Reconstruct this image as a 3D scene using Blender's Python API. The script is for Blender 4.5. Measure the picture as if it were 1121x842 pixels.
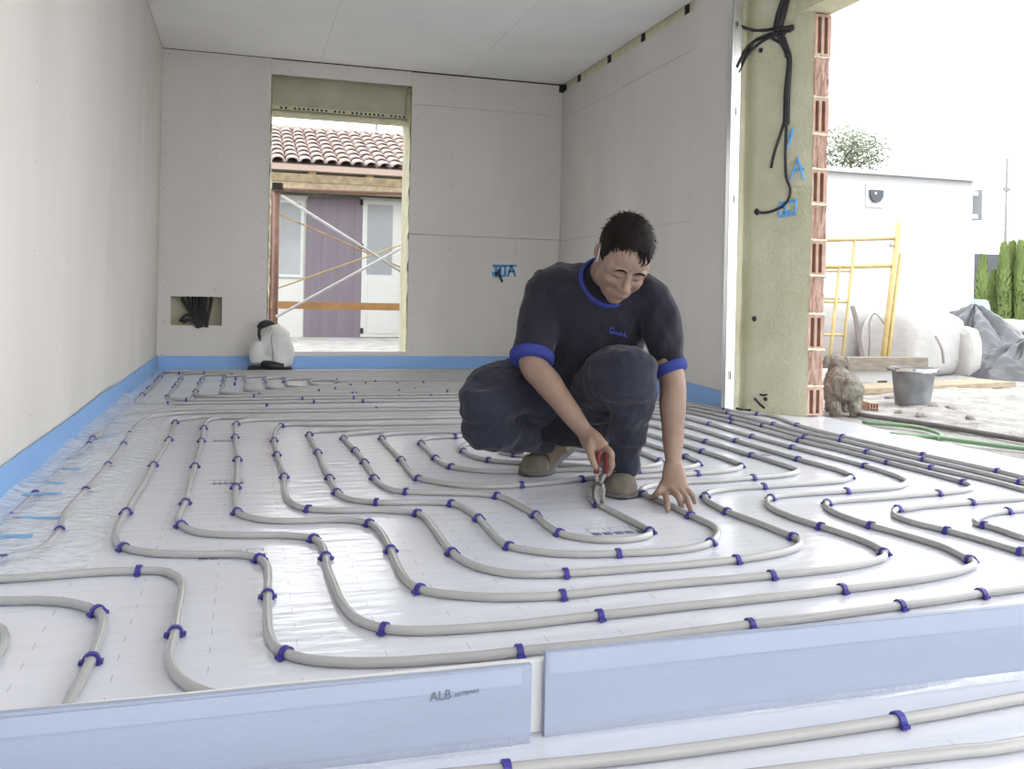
import bpy, math, random
import numpy as np
from mathutils import Vector, Matrix, noise
random.seed(7)
sc = bpy.context.scene
for o in list(bpy.data.objects): bpy.data.objects.remove(o)

# ------------------------------------------------------------------ camera (calibrated from room edges, 1121 x 842 frame)
W, HH = 1121.0, 842.0
F_PX, YAW, Y0, ROLL, CAM_H, CXP = 984.78, 0.2883, 325.23, 0.0211, 0.6188, 560.5
XL, YB, XR, ZC = -0.653, 7.494, 2.650, 2.50           # left wall, back wall, right wall, ceiling
cam = bpy.data.cameras.new('camera'); camo = bpy.data.objects.new('camera', cam); sc.collection.objects.link(camo)
cam.sensor_fit = 'HORIZONTAL'; cam.sensor_width = 36.0; cam.lens = 36.0 * F_PX / W; cam.clip_start = 0.02; cam.clip_end = 500
cR = Vector((math.cos(YAW), -math.sin(YAW), 0)); cF = Vector((math.sin(YAW), math.cos(YAW), 0)); cU = Vector((0, 0, 1))
# the level camera is rolled by ROLL about its axis; the picture is shifted down (principal point at the horizon)
rR = cR * math.cos(ROLL) + cU * math.sin(ROLL); rU = cU * math.cos(ROLL) - cR * math.sin(ROLL)
M = Matrix.Identity(4)
for i in range(3):
    M[i][0] = rR[i]; M[i][1] = rU[i]; M[i][2] = -cF[i]; M[i][3] = (0, 0, CAM_H)[i]
camo.matrix_world = M
cam.shift_x = 0.0; cam.shift_y = -(HH / 2 - Y0) / W
sc.camera = camo

# ------------------------------------------------------------------ overcast sky and exposure
SKY = 4.0
world = bpy.data.worlds.new('overcast_sky'); sc.world = world; world.use_nodes = True
bg = world.node_tree.nodes['Background']; bg.inputs[0].default_value = (0.965, 0.985, 1.0, 1); bg.inputs[1].default_value = SKY
vs = sc.view_settings; vs.view_transform = 'Standard'; vs.look = 'None'; vs.gamma = 1.0; vs.use_curve_mapping = False; vs.exposure = 0.03

# ------------------------------------------------------------------ pixel -> place
def ray(u, v):
    c, s = math.cos(ROLL), math.sin(ROLL); du, dv = u - CXP, v - Y0
    a = (du * c + dv * s) / F_PX; b = (-du * s + dv * c) / F_PX
    return cR * a + cF - cU * b
CAM = Vector((0, 0, CAM_H))
def U(u, v, d): return CAM + ray(u, v) * d                       # at optical depth d
def FL(u, v, z=0.0): r = ray(u, v); return CAM + r * ((z - CAM_H) / r.z)
def OY(u, v, Y): r = ray(u, v); return CAM + r * (Y / r.y)
def OX(u, v, X): r = ray(u, v); return CAM + r * (X / r.x)

# ------------------------------------------------------------------ helpers
def link(o): sc.collection.objects.link(o); return o
def tag(o, label=None, cat=None, group=None, kind=None):
    if label: o['label'] = label
    if cat: o['category'] = cat
    if group: o['group'] = group
    if kind: o['kind'] = kind
    return o
def empty(name, loc, label, cat, group=None):
    o = link(bpy.data.objects.new(name, None)); o.location = loc; o.empty_display_size = 0.05
    return tag(o, label, cat, group)
class MB:
    def __init__(s): s.v = []; s.f = []
    def add(s, vs, fs):
        n = len(s.v); s.v += [tuple(p) for p in vs]; s.f += [tuple(i + n for i in f) for f in fs]; return s
    def box(s, a, b, m=None):
        x0, y0, z0 = a; x1, y1, z1 = b
        vs = [Vector(p) for p in ((x0,y0,z0),(x1,y0,z0),(x1,y1,z0),(x0,y1,z0),(x0,y0,z1),(x1,y0,z1),(x1,y1,z1),(x0,y1,z1))]
        if m is not None: vs = [m @ p for p in vs]
        return s.add(vs, [(0,3,2,1),(4,5,6,7),(0,1,5,4),(1,2,6,5),(2,3,7,6),(3,0,4,7)])
    def cbox(s, a, b, c=0.003):                       # box with chamfered vertical and top/bottom edges
        x0, y0, z0 = a; x1, y1, z1 = b
        c = min(c, abs(x1-x0)/2.1, abs(y1-y0)/2.1, abs(z1-z0)/2.1)
        rings = []
        def ring(z, q): 
            X0, X1, Y0_, Y1 = x0+q, x1-q, y0+q, y1-q
            return [(X0+c,Y0_,z),(X1-c,Y0_,z),(X1,Y0_+c,z),(X1,Y1-c,z),(X1-c,Y1,z),(X0+c,Y1,z),(X0,Y1-c,z),(X0,Y0_+c,z)]
        for z, q in ((z0, c*.7), (z0+c, 0), (z1-c, 0), (z1, c*.7)): rings += ring(z, q)
        fs = [tuple(range(7,-1,-1)), tuple(range(24,32))]
        for k in range(3):
            for i in range(8):
                j = (i+1) % 8; fs.append((k*8+i, k*8+j, k*8+8+j, k*8+8+i))
        return s.add(rings, fs)
    def bar(s, p, q, w, h, up=(0,0,1)):
        p, q = Vector(p), Vector(q); t = (q-p).normalized(); up = Vector(up)
        if abs(t.dot(up)) > .98: up = Vector((0,1,0))
        a = t.cross(up).normalized(); b = a.cross(t).normalized()
        vs = []
        for e in (p, q):
            for sa, sb in ((-1,-1),(1,-1),(1,1),(-1,1)): vs.append(e + a*sa*w/2 + b*sb*h/2)
        return s.add(vs, [(0,1,2,3),(7,6,5,4),(0,4,5,1),(1,5,6,2),(2,6,7,3),(3,7,4,0)])
    def tube(s, pts, r, seg=10, closed=False, cap=True, ell=None, side=None):
        pts = [Vector(p) for p in pts]; n = len(pts)
        rr = r if isinstance(r, (list, tuple)) else [r]*n
        base = len(s.v); prev = None
        for i, p in enumerate(pts):
            if closed: t = pts[(i+1) % n] - pts[i-1]
            else: t = pts[min(i+1, n-1)] - pts[max(i-1, 0)]
            t = t.normalized() if t.length > 1e-9 else Vector((0,0,1))
            if side is not None: a = (Vector(side) - t*t.dot(Vector(side)))
            elif prev is None:
                g = Vector((0,0,1)) if abs(t.z) < .9 else Vector((1,0,0)); a = t.cross(g)
            else: a = prev - t*prev.dot(t)
            a = a.normalized(); prev = a; b = t.cross(a)
            ra, rb = (rr[i], rr[i]) if not isinstance(rr[i], (list, tuple)) else rr[i]
            if ell: rb *= ell
            for k in range(seg):
                w = 2*math.pi*k/seg; s.v.append(tuple(p + a*(math.cos(w)*ra) + b*(math.sin(w)*rb)))
        m = n if closed else n-1
        for i in range(m):
            i2 = (i+1) % n
            for k in range(seg):
                k2 = (k+1) % seg
                s.f.append((base+i*seg+k, base+i*seg+k2, base+i2*seg+k2, base+i2*seg+k))
        if cap and not closed:
            s.f.append(tuple(base+k for k in range(seg-1,-1,-1))); s.f.append(tuple(base+(n-1)*seg+k for k in range(seg)))
        return s
    def lathe(s, prof, c=(0,0,0), seg=24, cap=False):
        base = len(s.v); n = len(prof)
        for r, z in prof:
            for k in range(seg):
                w = 2*math.pi*k/seg; s.v.append((c[0]+r*math.cos(w), c[1]+r*math.sin(w), c[2]+z))
        for i in range(n-1):
            for k in range(seg):
                k2 = (k+1) % seg; s.f.append((base+i*seg+k, base+i*seg+k2, base+(i+1)*seg+k2, base+(i+1)*seg+k))
        if cap: s.f.append(tuple(base+k for k in range(seg-1,-1,-1))); s.f.append(tuple(base+(n-1)*seg+k for k in range(seg)))
        return s
    def ball(s, c, r, m=None, seg=14, ring=9):
        c = Vector(c); r = r if isinstance(r, (list, tuple)) else (r, r, r)
        base = len(s.v); P = []
        def put(x, y, z):
            q = Vector((x*r[0], y*r[1], z*r[2]))
            if m is not None: q = m @ q
            P.append(tuple(c+q))
        put(0,0,-1)
        for i in range(1, ring):
            ph = math.pi*i/ring - math.pi/2
            for k in range(seg): w = 2*math.pi*k/seg; put(math.cos(ph)*math.cos(w), math.cos(ph)*math.sin(w), math.sin(ph))
        put(0,0,1); s.v += P
        for k in range(seg):
            k2 = (k+1) % seg
            s.f.append((base, base+1+k2, base+1+k)); L = base+1+(ring-2)*seg
            s.f.append((L+k, L+k2, base+1+(ring-1)*seg))
        for i in range(ring-2):
            for k in range(seg):
                k2 = (k+1) % seg; a = base+1+i*seg
                s.f.append((a+k, a+k2, a+seg+k2, a+seg+k))
        return s
    def grid(s, fn, nu, nv):
        base = len(s.v)
        for i in range(nu+1):
            for j in range(nv+1): s.v.append(tuple(fn(i/nu, j/nv)))
        for i in range(nu):
            for j in range(nv):
                a = base+i*(nv+1)+j; s.f.append((a, a+nv+1, a+nv+2, a+1))
        return s
    def mesh(s, name, off=(0,0,0), smooth=False):
        me = bpy.data.meshes.new(name); o = Vector(off)
        me.from_pydata([(p[0]-o.x, p[1]-o.y, p[2]-o.z) for p in s.v], [], s.f); me.update()
        if smooth: me.polygons.foreach_set('use_smooth', [True]*len(me.polygons))
        return me
    def build(s, name, mat, parent=None, smooth=False, origin=None, label=None, kind=None):
        # vertices are in world coordinates; the object sits at its parent's base (or at origin)
        if parent is not None: off = wloc(parent)
        else: off = Vector(origin) if origin is not None else base_of(s.v)
        me = s.mesh(name, off, smooth); o = link(bpy.data.objects.new(name, me))
        if mat is not None: me.materials.append(MT[mat] if isinstance(mat, str) else mat)
        if parent is not None: o.parent = parent
        else: o.location = off
        return tag(o, label, None, None, kind)
def wloc(o):
    p = Vector(o.location)
    while o.parent is not None: o = o.parent; p += Vector(o.location)
    return p
def base_of(v):
    a = np.array(v); lo, hi = a.min(0), a.max(0)
    return Vector(((lo[0]+hi[0])/2, (lo[1]+hi[1])/2, lo[2]))
def thing(o, label, cat, group=None, kind=None): return tag(o, label, cat, group, kind)
def struct(o, label=None, cat=None): o['kind'] = 'structure'; tag(o, label, cat); return o
def catmull(P, step=0.03, closed=False):
    P = [Vector(p) for p in P]; out = []; n = len(P)
    for i in range(n if closed else n-1):
        if closed: p0, p1, p2, p3 = P[i-1], P[i], P[(i+1) % n], P[(i+2) % n]
        else: p0, p1, p2, p3 = P[max(i-1,0)], P[i], P[i+1], P[min(i+2,n-1)]
        m = max(1, int((p2-p1).length/step))
        for k in range(m):
            t = k/m; t2, t3 = t*t, t*t*t
            out.append(0.5*((2*p1) + (p2-p0)*t + (2*p0-5*p1+4*p2-p3)*t2 + (3*p1-p0-3*p2+p3)*t3))
    if not closed: out.append(P[-1])
    return out
def nz(p, s=1.0, o=0.0): return noise.noise(Vector((p[0]*s+o, p[1]*s+o*1.7, p[2]*s-o)))

# ------------------------------------------------------------------ materials (all procedural)
MT = {}
def mat(name, col, rough=0.6, spec=0.4, var=0.08, vs=6.0, bump=0.0, bs=40.0, metal=0.0, coat=0.0, col2=None, stretch=(1,1,1), alpha=1.0, trans=0.0, dist=0.004, sheen=0.0):
    m = bpy.data.materials.new(name); m.use_nodes = True; nt = m.node_tree; N = nt.nodes; L = nt.links
    b = N['Principled BSDF']; b.inputs['Roughness'].default_value = rough; b.inputs['Metallic'].default_value = metal
    b.inputs['Specular IOR Level'].default_value = spec; b.inputs['Coat Weight'].default_value = coat; b.inputs['Coat Roughness'].default_value = 0.1
    b.inputs['Alpha'].default_value = alpha; b.inputs['Transmission Weight'].default_value = trans; b.inputs['Sheen Weight'].default_value = sheen
    tc = N.new('ShaderNodeTexCoord'); mp = N.new('ShaderNodeMapping'); mp.inputs['Scale'].default_value = stretch
    L.new(tc.outputs['Object'], mp.inputs['Vector'])
    n1 = N.new('ShaderNodeTexNoise'); n1.inputs['Scale'].default_value = vs; n1.inputs['Detail'].default_value = 5; L.new(mp.outputs[0], n1.inputs['Vector'])
    rp = N.new('ShaderNodeValToRGB'); c = Vector(col[:3]); c2 = Vector(col2) if col2 else None
    lo = c*(1-var) if c2 is None else c; hi = c*(1+var) if c2 is None else c2
    rp.color_ramp.elements[0].position = 0.3; rp.color_ramp.elements[1].position = 0.7
    rp.color_ramp.elements[0].color = (*lo, 1); rp.color_ramp.elements[1].color = (*[min(1, q) for q in hi], 1)
    L.new(n1.outputs['Fac'], rp.inputs['Fac']); L.new(rp.outputs['Color'], b.inputs['Base Color'])
    if bump > 0:
        n2 = N.new('ShaderNodeTexNoise'); n2.inputs['Scale'].default_value = bs; n2.inputs['Detail'].default_value = 4; L.new(mp.outputs[0], n2.inputs['Vector'])
        bp = N.new('ShaderNodeBump'); bp.inputs['Strength'].default_value = bump; bp.inputs['Distance'].default_value = dist
        L.new(n2.outputs['Fac'], bp.inputs['Height']); L.new(bp.outputs['Normal'], b.inputs['Normal'])
    MT[name] = m; return m
mat('board', (0.72, 0.69, 0.648), 0.85, 0.2, 0.05, 2.2, 0.05, 120, stretch=(1,1,.35))
mat('ceil_board', (0.92, 0.905, 0.875), 0.85, 0.2, 0.04, 1.6)
mat('joint', (0.47, 0.455, 0.43), 0.9, 0.1, 0.10, 9)
mat('screw', (0.16, 0.15, 0.14), 0.5, 0.4)
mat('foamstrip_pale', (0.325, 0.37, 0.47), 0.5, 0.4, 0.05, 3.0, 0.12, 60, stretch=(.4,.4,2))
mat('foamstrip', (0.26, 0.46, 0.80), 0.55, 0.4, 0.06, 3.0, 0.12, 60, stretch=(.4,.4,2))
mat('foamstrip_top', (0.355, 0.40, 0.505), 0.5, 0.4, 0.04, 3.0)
mat('white_plastic', (0.72, 0.72, 0.72), 0.4, 0.5, 0.04)
mat('pipe', (0.39, 0.383, 0.38), 0.22, 0.5, 0.05, 8)
mat('clip', (0.035, 0.027, 0.24), 0.4, 0.5, 0.1)
mat('pufoam', (0.50, 0.475, 0.33), 0.75, 0.3, 0.10, 5.0, 0.6, 55, col2=(0.60, 0.585, 0.44), dist=0.01)
mat('pufoam_light', (0.70, 0.67, 0.48), 0.7, 0.3, 0.10, 12, 0.5, 80, dist=0.008)
mat('brick', (0.38, 0.23, 0.18), 0.9, 0.2, 0.1, 14, 0.4, 60, col2=(0.52, 0.37, 0.30))
mat('brick_rough', (0.32, 0.19, 0.15), 0.95, 0.1, 0.1, 22, 0.8, 45, col2=(0.50, 0.36, 0.30), stretch=(3,3,.5), dist=0.01)
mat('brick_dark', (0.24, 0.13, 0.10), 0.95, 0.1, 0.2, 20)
mat('mortar', (0.66, 0.62, 0.50), 0.95, 0.1, 0.15, 30, 0.6, 70)
mat('galv', (0.70, 0.71, 0.72), 0.32, 0.5, 0.05, 5, metal=0.85)
mat('black_plastic', (0.022, 0.022, 0.025), 0.45, 0.4, 0.2)
mat('dark', (0.03, 0.028, 0.026), 0.8, 0.2, 0.2)
mat('paint_blue', (0.13, 0.36, 0.68), 0.8, 0.2, 0.15, 40)
mat('print_dark', (0.16, 0.16, 0.24), 0.6, 0.3, 0.1)
mat('print_blue', (0.20, 0.20, 0.36), 0.6, 0.3, 0.1)
mat('print_text', (0.13, 0.16, 0.20), 0.6, 0.3, 0.1)
mat('tape', (0.16, 0.42, 0.72), 0.4, 0.4, 0.1)

def film_material():                                   # glossy white film with a printed grid of dashes
    m = bpy.data.materials.new('floor_film'); m.use_nodes = True; nt = m.node_tree; N = nt.nodes; L = nt.links
    b = N['Principled BSDF']; b.inputs['Specular IOR Level'].default_value = 0.95
    tc = N.new('ShaderNodeTexCoord'); sx = N.new('ShaderNodeSeparateXYZ'); L.new(tc.outputs['Object'], sx.inputs[0])
    def mth(op, a, b_=None, c=None):
        n = N.new('ShaderNodeMath'); n.operation = op
        for i, q in enumerate((a, b_, c)):
            if q is None: continue
            if isinstance(q, (int, float)): n.inputs[i].default_value = q
            else: L.new(q, n.inputs[i])
        return n.outputs[0]
    def band(sock, pitch, off, w):                     # 1 inside a thin line repeated every pitch
        f = mth('FRACT', mth('MULTIPLY', mth('ADD', sock, off), 1/pitch)); return mth('LESS_THAN', f, w/pitch)
    dash = mth('MULTIPLY', band(sx.outputs[0], 0.1455, 0.0465+1.455, 0.0018), band(sx.outputs[1], 0.085, 0.0, 0.030))
    cross = mth('MULTIPLY', band(sx.outputs[1], 0.085, 0.072, 0.0015), band(sx.outputs[0], 0.1455, 1.455+.075, 0.06))
    n0 = N.new('ShaderNodeTexNoise'); n0.inputs['Scale'].default_value = 1.3; L.new(tc.outputs['Object'], n0.inputs['Vector'])
    rp = N.new('ShaderNodeValToRGB'); rp.color_ramp.elements[0].color = (0.665, 0.685, 0.76, 1); rp.color_ramp.elements[1].color = (0.73, 0.745, 0.81, 1)
    L.new(n0.outputs['Fac'], rp.inputs['Fac'])
    mx = N.new('ShaderNodeMix'); mx.data_type = 'RGBA'; mx.inputs['B'].default_value = (0.22, 0.22, 0.25, 1)
    fac = mth('MAXIMUM', mth('MULTIPLY', dash, 0.55), mth('MULTIPLY', cross, 0.22)); L.new(fac, mx.inputs['Factor']); L.new(rp.outputs[0], mx.inputs['A'])
    L.new(mx.outputs['Result'], b.inputs['Base Color'])
    n1 = N.new('ShaderNodeTexNoise'); n1.inputs['Scale'].default_value = 3.0; n1.inputs['Detail'].default_value = 3; L.new(tc.outputs['Object'], n1.inputs['Vector'])
    rr = N.new('ShaderNodeMapRange'); rr.inputs['To Min'].default_value = 0.11; rr.inputs['To Max'].default_value = 0.21; L.new(n1.outputs['Fac'], rr.inputs['Value']); L.new(rr.outputs[0], b.inputs['Roughness'])
    mp = N.new('ShaderNodeMapping'); mp.inputs['Scale'].default_value = (1.2, 5, 1); L.new(tc.outputs['Object'], mp.inputs['Vector'])
    n2 = N.new('ShaderNodeTexNoise'); n2.inputs['Scale'].default_value = 5.0; n2.inputs['Detail'].default_value = 4; L.new(mp.outputs[0], n2.inputs['Vector'])
    bp = N.new('ShaderNodeBump'); bp.inputs['Strength'].default_value = 0.35; bp.inputs['Distance'].default_value = 0.006
    L.new(n2.outputs['Fac'], bp.inputs['Height']); L.new(bp.outputs['Normal'], b.inputs['Normal'])
    MT['film'] = m
film_material()
def clear_film():
    m = bpy.data.materials.new('clear_film'); m.use_nodes = True; nt = m.node_tree; N = nt.nodes; L = nt.links
    for n in list(N): N.remove(n)
    o = N.new('ShaderNodeOutputMaterial'); t = N.new('ShaderNodeBsdfTransparent'); g = N.new('ShaderNodeBsdfPrincipled'); mx = N.new('ShaderNodeMixShader')
    t.inputs[0].default_value = (0.95, 0.96, 0.98, 1)
    g.inputs['Base Color'].default_value = (0.78, 0.8, 0.84, 1); g.inputs['Roughness'].default_value = 0.12; g.inputs['Specular IOR Level'].default_value = 0.8
    lw = N.new('ShaderNodeLayerWeight'); lw.inputs['Blend'].default_value = 0.35
    mr = N.new('ShaderNodeMapRange'); mr.inputs['To Min'].default_value = 0.12; mr.inputs['To Max'].default_value = 0.6; L.new(lw.outputs['Fresnel'], mr.inputs['Value'])
    L.new(mr.outputs[0], mx.inputs['Fac']); L.new(t.outputs[0], mx.inputs[1]); L.new(g.outputs[0], mx.inputs[2]); L.new(mx.outputs[0], o.inputs['Surface'])
    tc = N.new('ShaderNodeTexCoord'); n2 = N.new('ShaderNodeTexNoise'); n2.inputs['Scale'].default_value = 28; n2.inputs['Detail'].default_value = 5; L.new(tc.outputs['Object'], n2.inputs['Vector'])
    bp = N.new('ShaderNodeBump'); bp.inputs['Strength'].default_value = 0.9; bp.inputs['Distance'].default_value = 0.012; L.new(n2.outputs['Fac'], bp.inputs['Height']); L.new(bp.outputs['Normal'], g.inputs['Normal'])
    MT['clear_film'] = m
clear_film()
# ------------------------------------------------------------------ the room shell
def S(name, mb, m, label, cat, origin=(0,0,0), smooth=False):
    return struct(mb.build(name, m, origin=origin, smooth=smooth), label, cat)
floor = S('floor', MB().box((XL-.15, -2.7, -.12), (3.05, YB+.4, 0)), 'film', 'floor of insulation boards under glossy white film printed with a dashed grid', 'floor')
def boards(parent, rects, plane, name='plasterboard', m='board'):
    for r in rects: MB_box = MB().cbox(*plane(*r), c=.0014).build(name, m, parent)
TH = .0125; GJ = .0007
# left wall
wl = S('wall_left', MB().box((XL-.25, -2.7, 0), (XL-TH, YB+.4, ZC+.2)), 'joint', 'long plain grey plasterboard wall running along the left', 'wall')
yy = YB
while yy > -2.6:
    y2 = max(yy-1.2, -2.6); boards(wl, [(y2, yy)], lambda a, b: ((XL-TH-.002, a+GJ, 0), (XL, b-GJ, ZC))); yy = y2
# back wall: an outer leaf coated in foam, a cavity, and boards with the window and the niche cut out
WX0, WX1, WZ0, WZ1 = .168, 1.31, .14, 2.372
NX0, NX1, NZ0, NZ1 = -.556, -.174, .342, .570
wb = MB()
oy0, oy1 = YB+.12, YB+.34
wb.box((XL-.2, oy0, 0), (WX0+.012, oy1, ZC+.2)); wb.box((WX1-.012, oy0, 0), (3.05, oy1, ZC+.2))
wb.box((WX0+.012, oy0+.03, 2.09), (WX1-.012, oy1, ZC+.2)); wb.box((WX0+.012, oy0, 0), (WX1-.012, oy1, .055))
wb = S('wall_back', wb, 'pufoam', 'grey plasterboard back wall with a tall window opening', 'wall')
bk = MB()
for a, b in (((XL, 0), (NX0, ZC)), ((NX1, 0), (WX0, ZC)), ((NX0, 0), (NX1, NZ0)), ((NX0, NZ1), (NX1, ZC))):
    bk.box((a[0], YB, a[1]), (b[0], YB+TH, b[1]-(.004 if b[1] == ZC else 0)))
bk.build('plasterboard', 'board', wb)
boards(wb, [(WX0+.001, WX1-.001, WZ1, ZC-.007), (WX0+.001, WX1-.001, 0, WZ0), (WX1, XR, 0, 1.128), (WX1, XR, 1.131, 2.222), (WX1, XR, 2.225, ZC-.010)], lambda a, b, c, d: ((a, YB, c), (b, YB+TH, d)))
MB().box((XL-.1, YB+.004, ZC-.06), (XR+.1, YB+.02, ZC+.01)).build('shadow_gap_track', 'dark', wb)
# reveals of the window: foam lips, ragged on both sides
def lip(x, side):
    def fn(u, v):
        z = .06+v*(2.06-.06+.3); y = YB+TH+u*(.12); w = .010*nz((x, y*9, z*14), 1, 3.1)+.008*nz((x, y*20, z*40), 1, 7)
        return (x + side*(.006+max(-.004, w)+.012*u), y, min(z, 2.36))
    return MB().grid(fn, 6, 90)
lip(WX0, 1).build('reveal', 'pufoam_light', wb, smooth=True); lip(WX1, -1).build('reveal', 'pufoam_light', wb, smooth=True)
# the lintel: a shutter-box recess over a perforated ceramic profile
lp = MB(); lp.box((WX0+.012, oy0+.004, 2.118), (WX1-.012, oy0+.03, 2.15))
lp.build('lintel_profile', 'pufoam_light', wb)
hl = MB()
for i in range(30):
    if i in (0, 3, 12, 16, 25): continue
    x = WX0+.04+i*.0362; hl.box((x, oy0+.0015, 2.125), (x+.017, oy0+.01, 2.141))
hl.build('lintel_holes', 'dark', wb, kind='stuff')
def lintel_foam(u, v):
    x = WX0+.012+u*(WX1-WX0-.024); w = 2*math.pi*v
    return (x, oy0+.02+math.cos(w)*.03+.004*nz((x, v, 0), 9), 2.085+math.sin(w)*(.026+.007*nz((x*2, v*2, 1), 7)))
MB().grid(lintel_foam, 60, 12).build('lintel_foam', 'pufoam_light', wb, smooth=True)
# niche: side flanges
nb = MB(); nb.box((NX0-.01, YB+TH, NZ0-.02), (NX1+.01, YB+.115, NZ0-.01)); nb.box((NX0-.02, YB+TH, NZ0), (NX0-.008, YB+.115, NZ1)); nb.box((NX1+.008, YB+TH, NZ0), (NX1+.02, YB+.115, NZ1))
nb.build('niche_flange', 'galv', wb)
# right wall: foam-coated outer leaf, boards held on studs, open joint under the ceiling
SY = 4.55
wr = S('wall_right', MB().box((2.72, 4.60, 0), (2.94, YB+.12, ZC+.2)), 'pufoam', 'short grey plasterboard wall on the right ending at a metal stud', 'wall')
yy = YB-.002; seams = [YB-.002, 6.29, 5.05]
for a, b in zip(seams, seams[1:]):
    boards(wr, [(b, a, 0, 1.118), (b, a, 1.120, 2.19), (b, a, 2.192, 2.438)], lambda p, q, c, d: ((XR, p+GJ, c), (XR+TH, q-GJ, d)))
boards(wr, [(SY, 5.05, 0, 2.498)], lambda p, q, c, d: ((XR-.002, p, c), (XR+TH, q-GJ, d)))
MB().box((XR+.016, 5.06, 2.36), (XR+.026, YB+.1, ZC+.02)).build('foam_band', 'pufoam_light', wr)
for u, v in ((633, 87), (666, 66), (703, 41), (751, 12)):
    p = OX(u, v, XR); MB().box((XR+.002, p.y-.018, 2.436), (XR+.0155, p.y+.022, ZC)).build('hanger', 'dark', wr)
MB().box((XR-.035, YB-.05, 2.43), (XR+.02, YB-.001, 2.487)).build('hanger', 'dark', wr)
# ceiling
ce = S('ceiling', MB().box((XL-.25, -2.2, ZC+TH), (3.05, YB+.34, ZC+.2)), 'joint', 'pale plasterboard ceiling', 'ceiling')
for xs in ((XL+.001, .548), (.55, 1.748), (1.75, XR+.001)):
    yy = YB-.006
    while yy > -2.0:
        y2 = max(yy-2.5, -2.15); MB().cbox((xs[0], y2+.0008, ZC), (xs[1], yy-.0008, ZC+TH+.001), c=.0008).build('plasterboard', 'ceil_board', ce); yy = y2
# screw heads
def screws(parent, pts, nrm):
    mb = MB(); n = Vector(nrm); a = Vector((0,0,1)); b = n.cross(a)
    for p in pts:
        p = Vector(p)+n*.0006; vs = [p + (a*math.cos(w)+b*math.sin(w))*.0042 for w in [k*math.pi/3 for k in range(6)]]
        mb.add(vs, [tuple(range(6))])
    mb.build('screw_heads', 'screw', parent, kind='stuff')
J = lambda: random.uniform(-.012, .012)
pts = [(x+J(), YB, z+J()) for x in (XL+.04, -.24, .13) for z in np.arange(.12, 2.5, .26) if not (NX0-.03 < x < NX1+.03 and NZ0-.05 < z < NZ1+.05)]
pts += [(x+J(), YB, z+J()) for x in (1.35, 1.67, 2.25, 2.62) for z in np.arange(.2, 2.45, .27)] + [(x+J(), YB, z+J()) for x in (1.67, 2.25) for z in (1.09, 1.17, 2.19, 2.26)] + [(x, YB, 2.42+J()) for x in (.3, .62, 1.0)]
screws(wb, pts, (0,-1,0))
screws(wl, [(XL, y+J(), z+J()) for y in np.arange(1.4, 7.4, .6) for z in np.arange(.2, 2.45, .27)], (1,0,0))
screws(wr, [(XR, y+J(), z+J()) for y in (5.02, 5.08, 5.68, 6.27, 6.31, 6.9, 7.45) for z in np.arange(.2, 2.4, .27)], (-1,0,0))

# galvanised stud closing the end of the right wall
st = empty('metal_stud', (2.667, SY-.012, 0), 'shiny galvanised steel stud standing at the end of the right wall', 'stud')
sy = SY-.012; sx0, sx1 = OY(794.2, 400, sy).x, OY(804.4, 400, sy).x
holes = [OY(u, v, sy).z for u, v in ((806, 27), (805, 122), (803, 218), (799, 411))]
w = MB(); zz = 0; hw = .009; hx = OY(804.6, 122, sy).x
for h in sorted(holes)+[None]:
    z2 = ZC+.01 if h is None else h-.022
    w.box((sx0, sy, zz), (sx1, sy+.0015, z2))
    if h is not None:
        w.box((sx0, sy, z2), (hx-hw, sy+.0015, h+.022)); w.box((hx+hw, sy, z2), (sx1, sy+.0015, h+.022)); zz = h+.022
w.build('web', 'galv', st)
MB().box((sx0, sy, 0), (sx0+.0015, sy+.04, ZC)).build('flange', 'galv', st); MB().box((sx1-.0015, sy, 0), (sx1, sy+.04, ZC)).build('flange', 'galv', st)
MB().box((sx0+.02, sy-.0015, 0), (sx0+.026, sy, ZC)).build('rib', 'galv', st)
MB().box((sx0+.003, sy+.03, 0), (sx1-.003, sy+.038, ZC)).build('hole_shade', 'dark', st)  # dark sheet painted as the shade seen through the stud holes

# jamb of the big opening: sprayed foam bulging forward to the sawn edge of the brick leaf
def foam_y(x, z):
    t = (x-2.735)
    if x < 2.735: y = 4.556
    else: y = 4.556 - 2.0*t + 1.75*t*t
    y += .035*math.exp(-((x-2.737)/.012)**2)
    return y + .010*nz((x*2, z*1.3, 0), 3.0) + .005*nz((x, z, 2), 14) + .003*nz((x, z, 5), 35)
def fj(u, v):
    x = sx1+.001+u*(2.936-sx1-.001); z = v*2.72; return (x, foam_y(x, z), z)
jm = MB().grid(fj, 46, 260); jm.box((2.70, 4.60, 0), (2.945, 4.64, 2.72))
jw = S('wall_jamb', jm, 'pufoam', 'jamb of yellowish sprayed foam beside the brick edge of the opening', 'wall', smooth=True)
def edge(u, v):
    z = v*2.2; w = math.pi*u; r = .012+.006*nz((z, 3, 1), 16)
    return (2.934+math.sin(w)*r*.55, foam_y(2.934, z)-.003+(.10*u), z)
MB().grid(edge, 8, 160).build('foam_edge', 'pufoam_light', jw, smooth=True)
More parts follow.
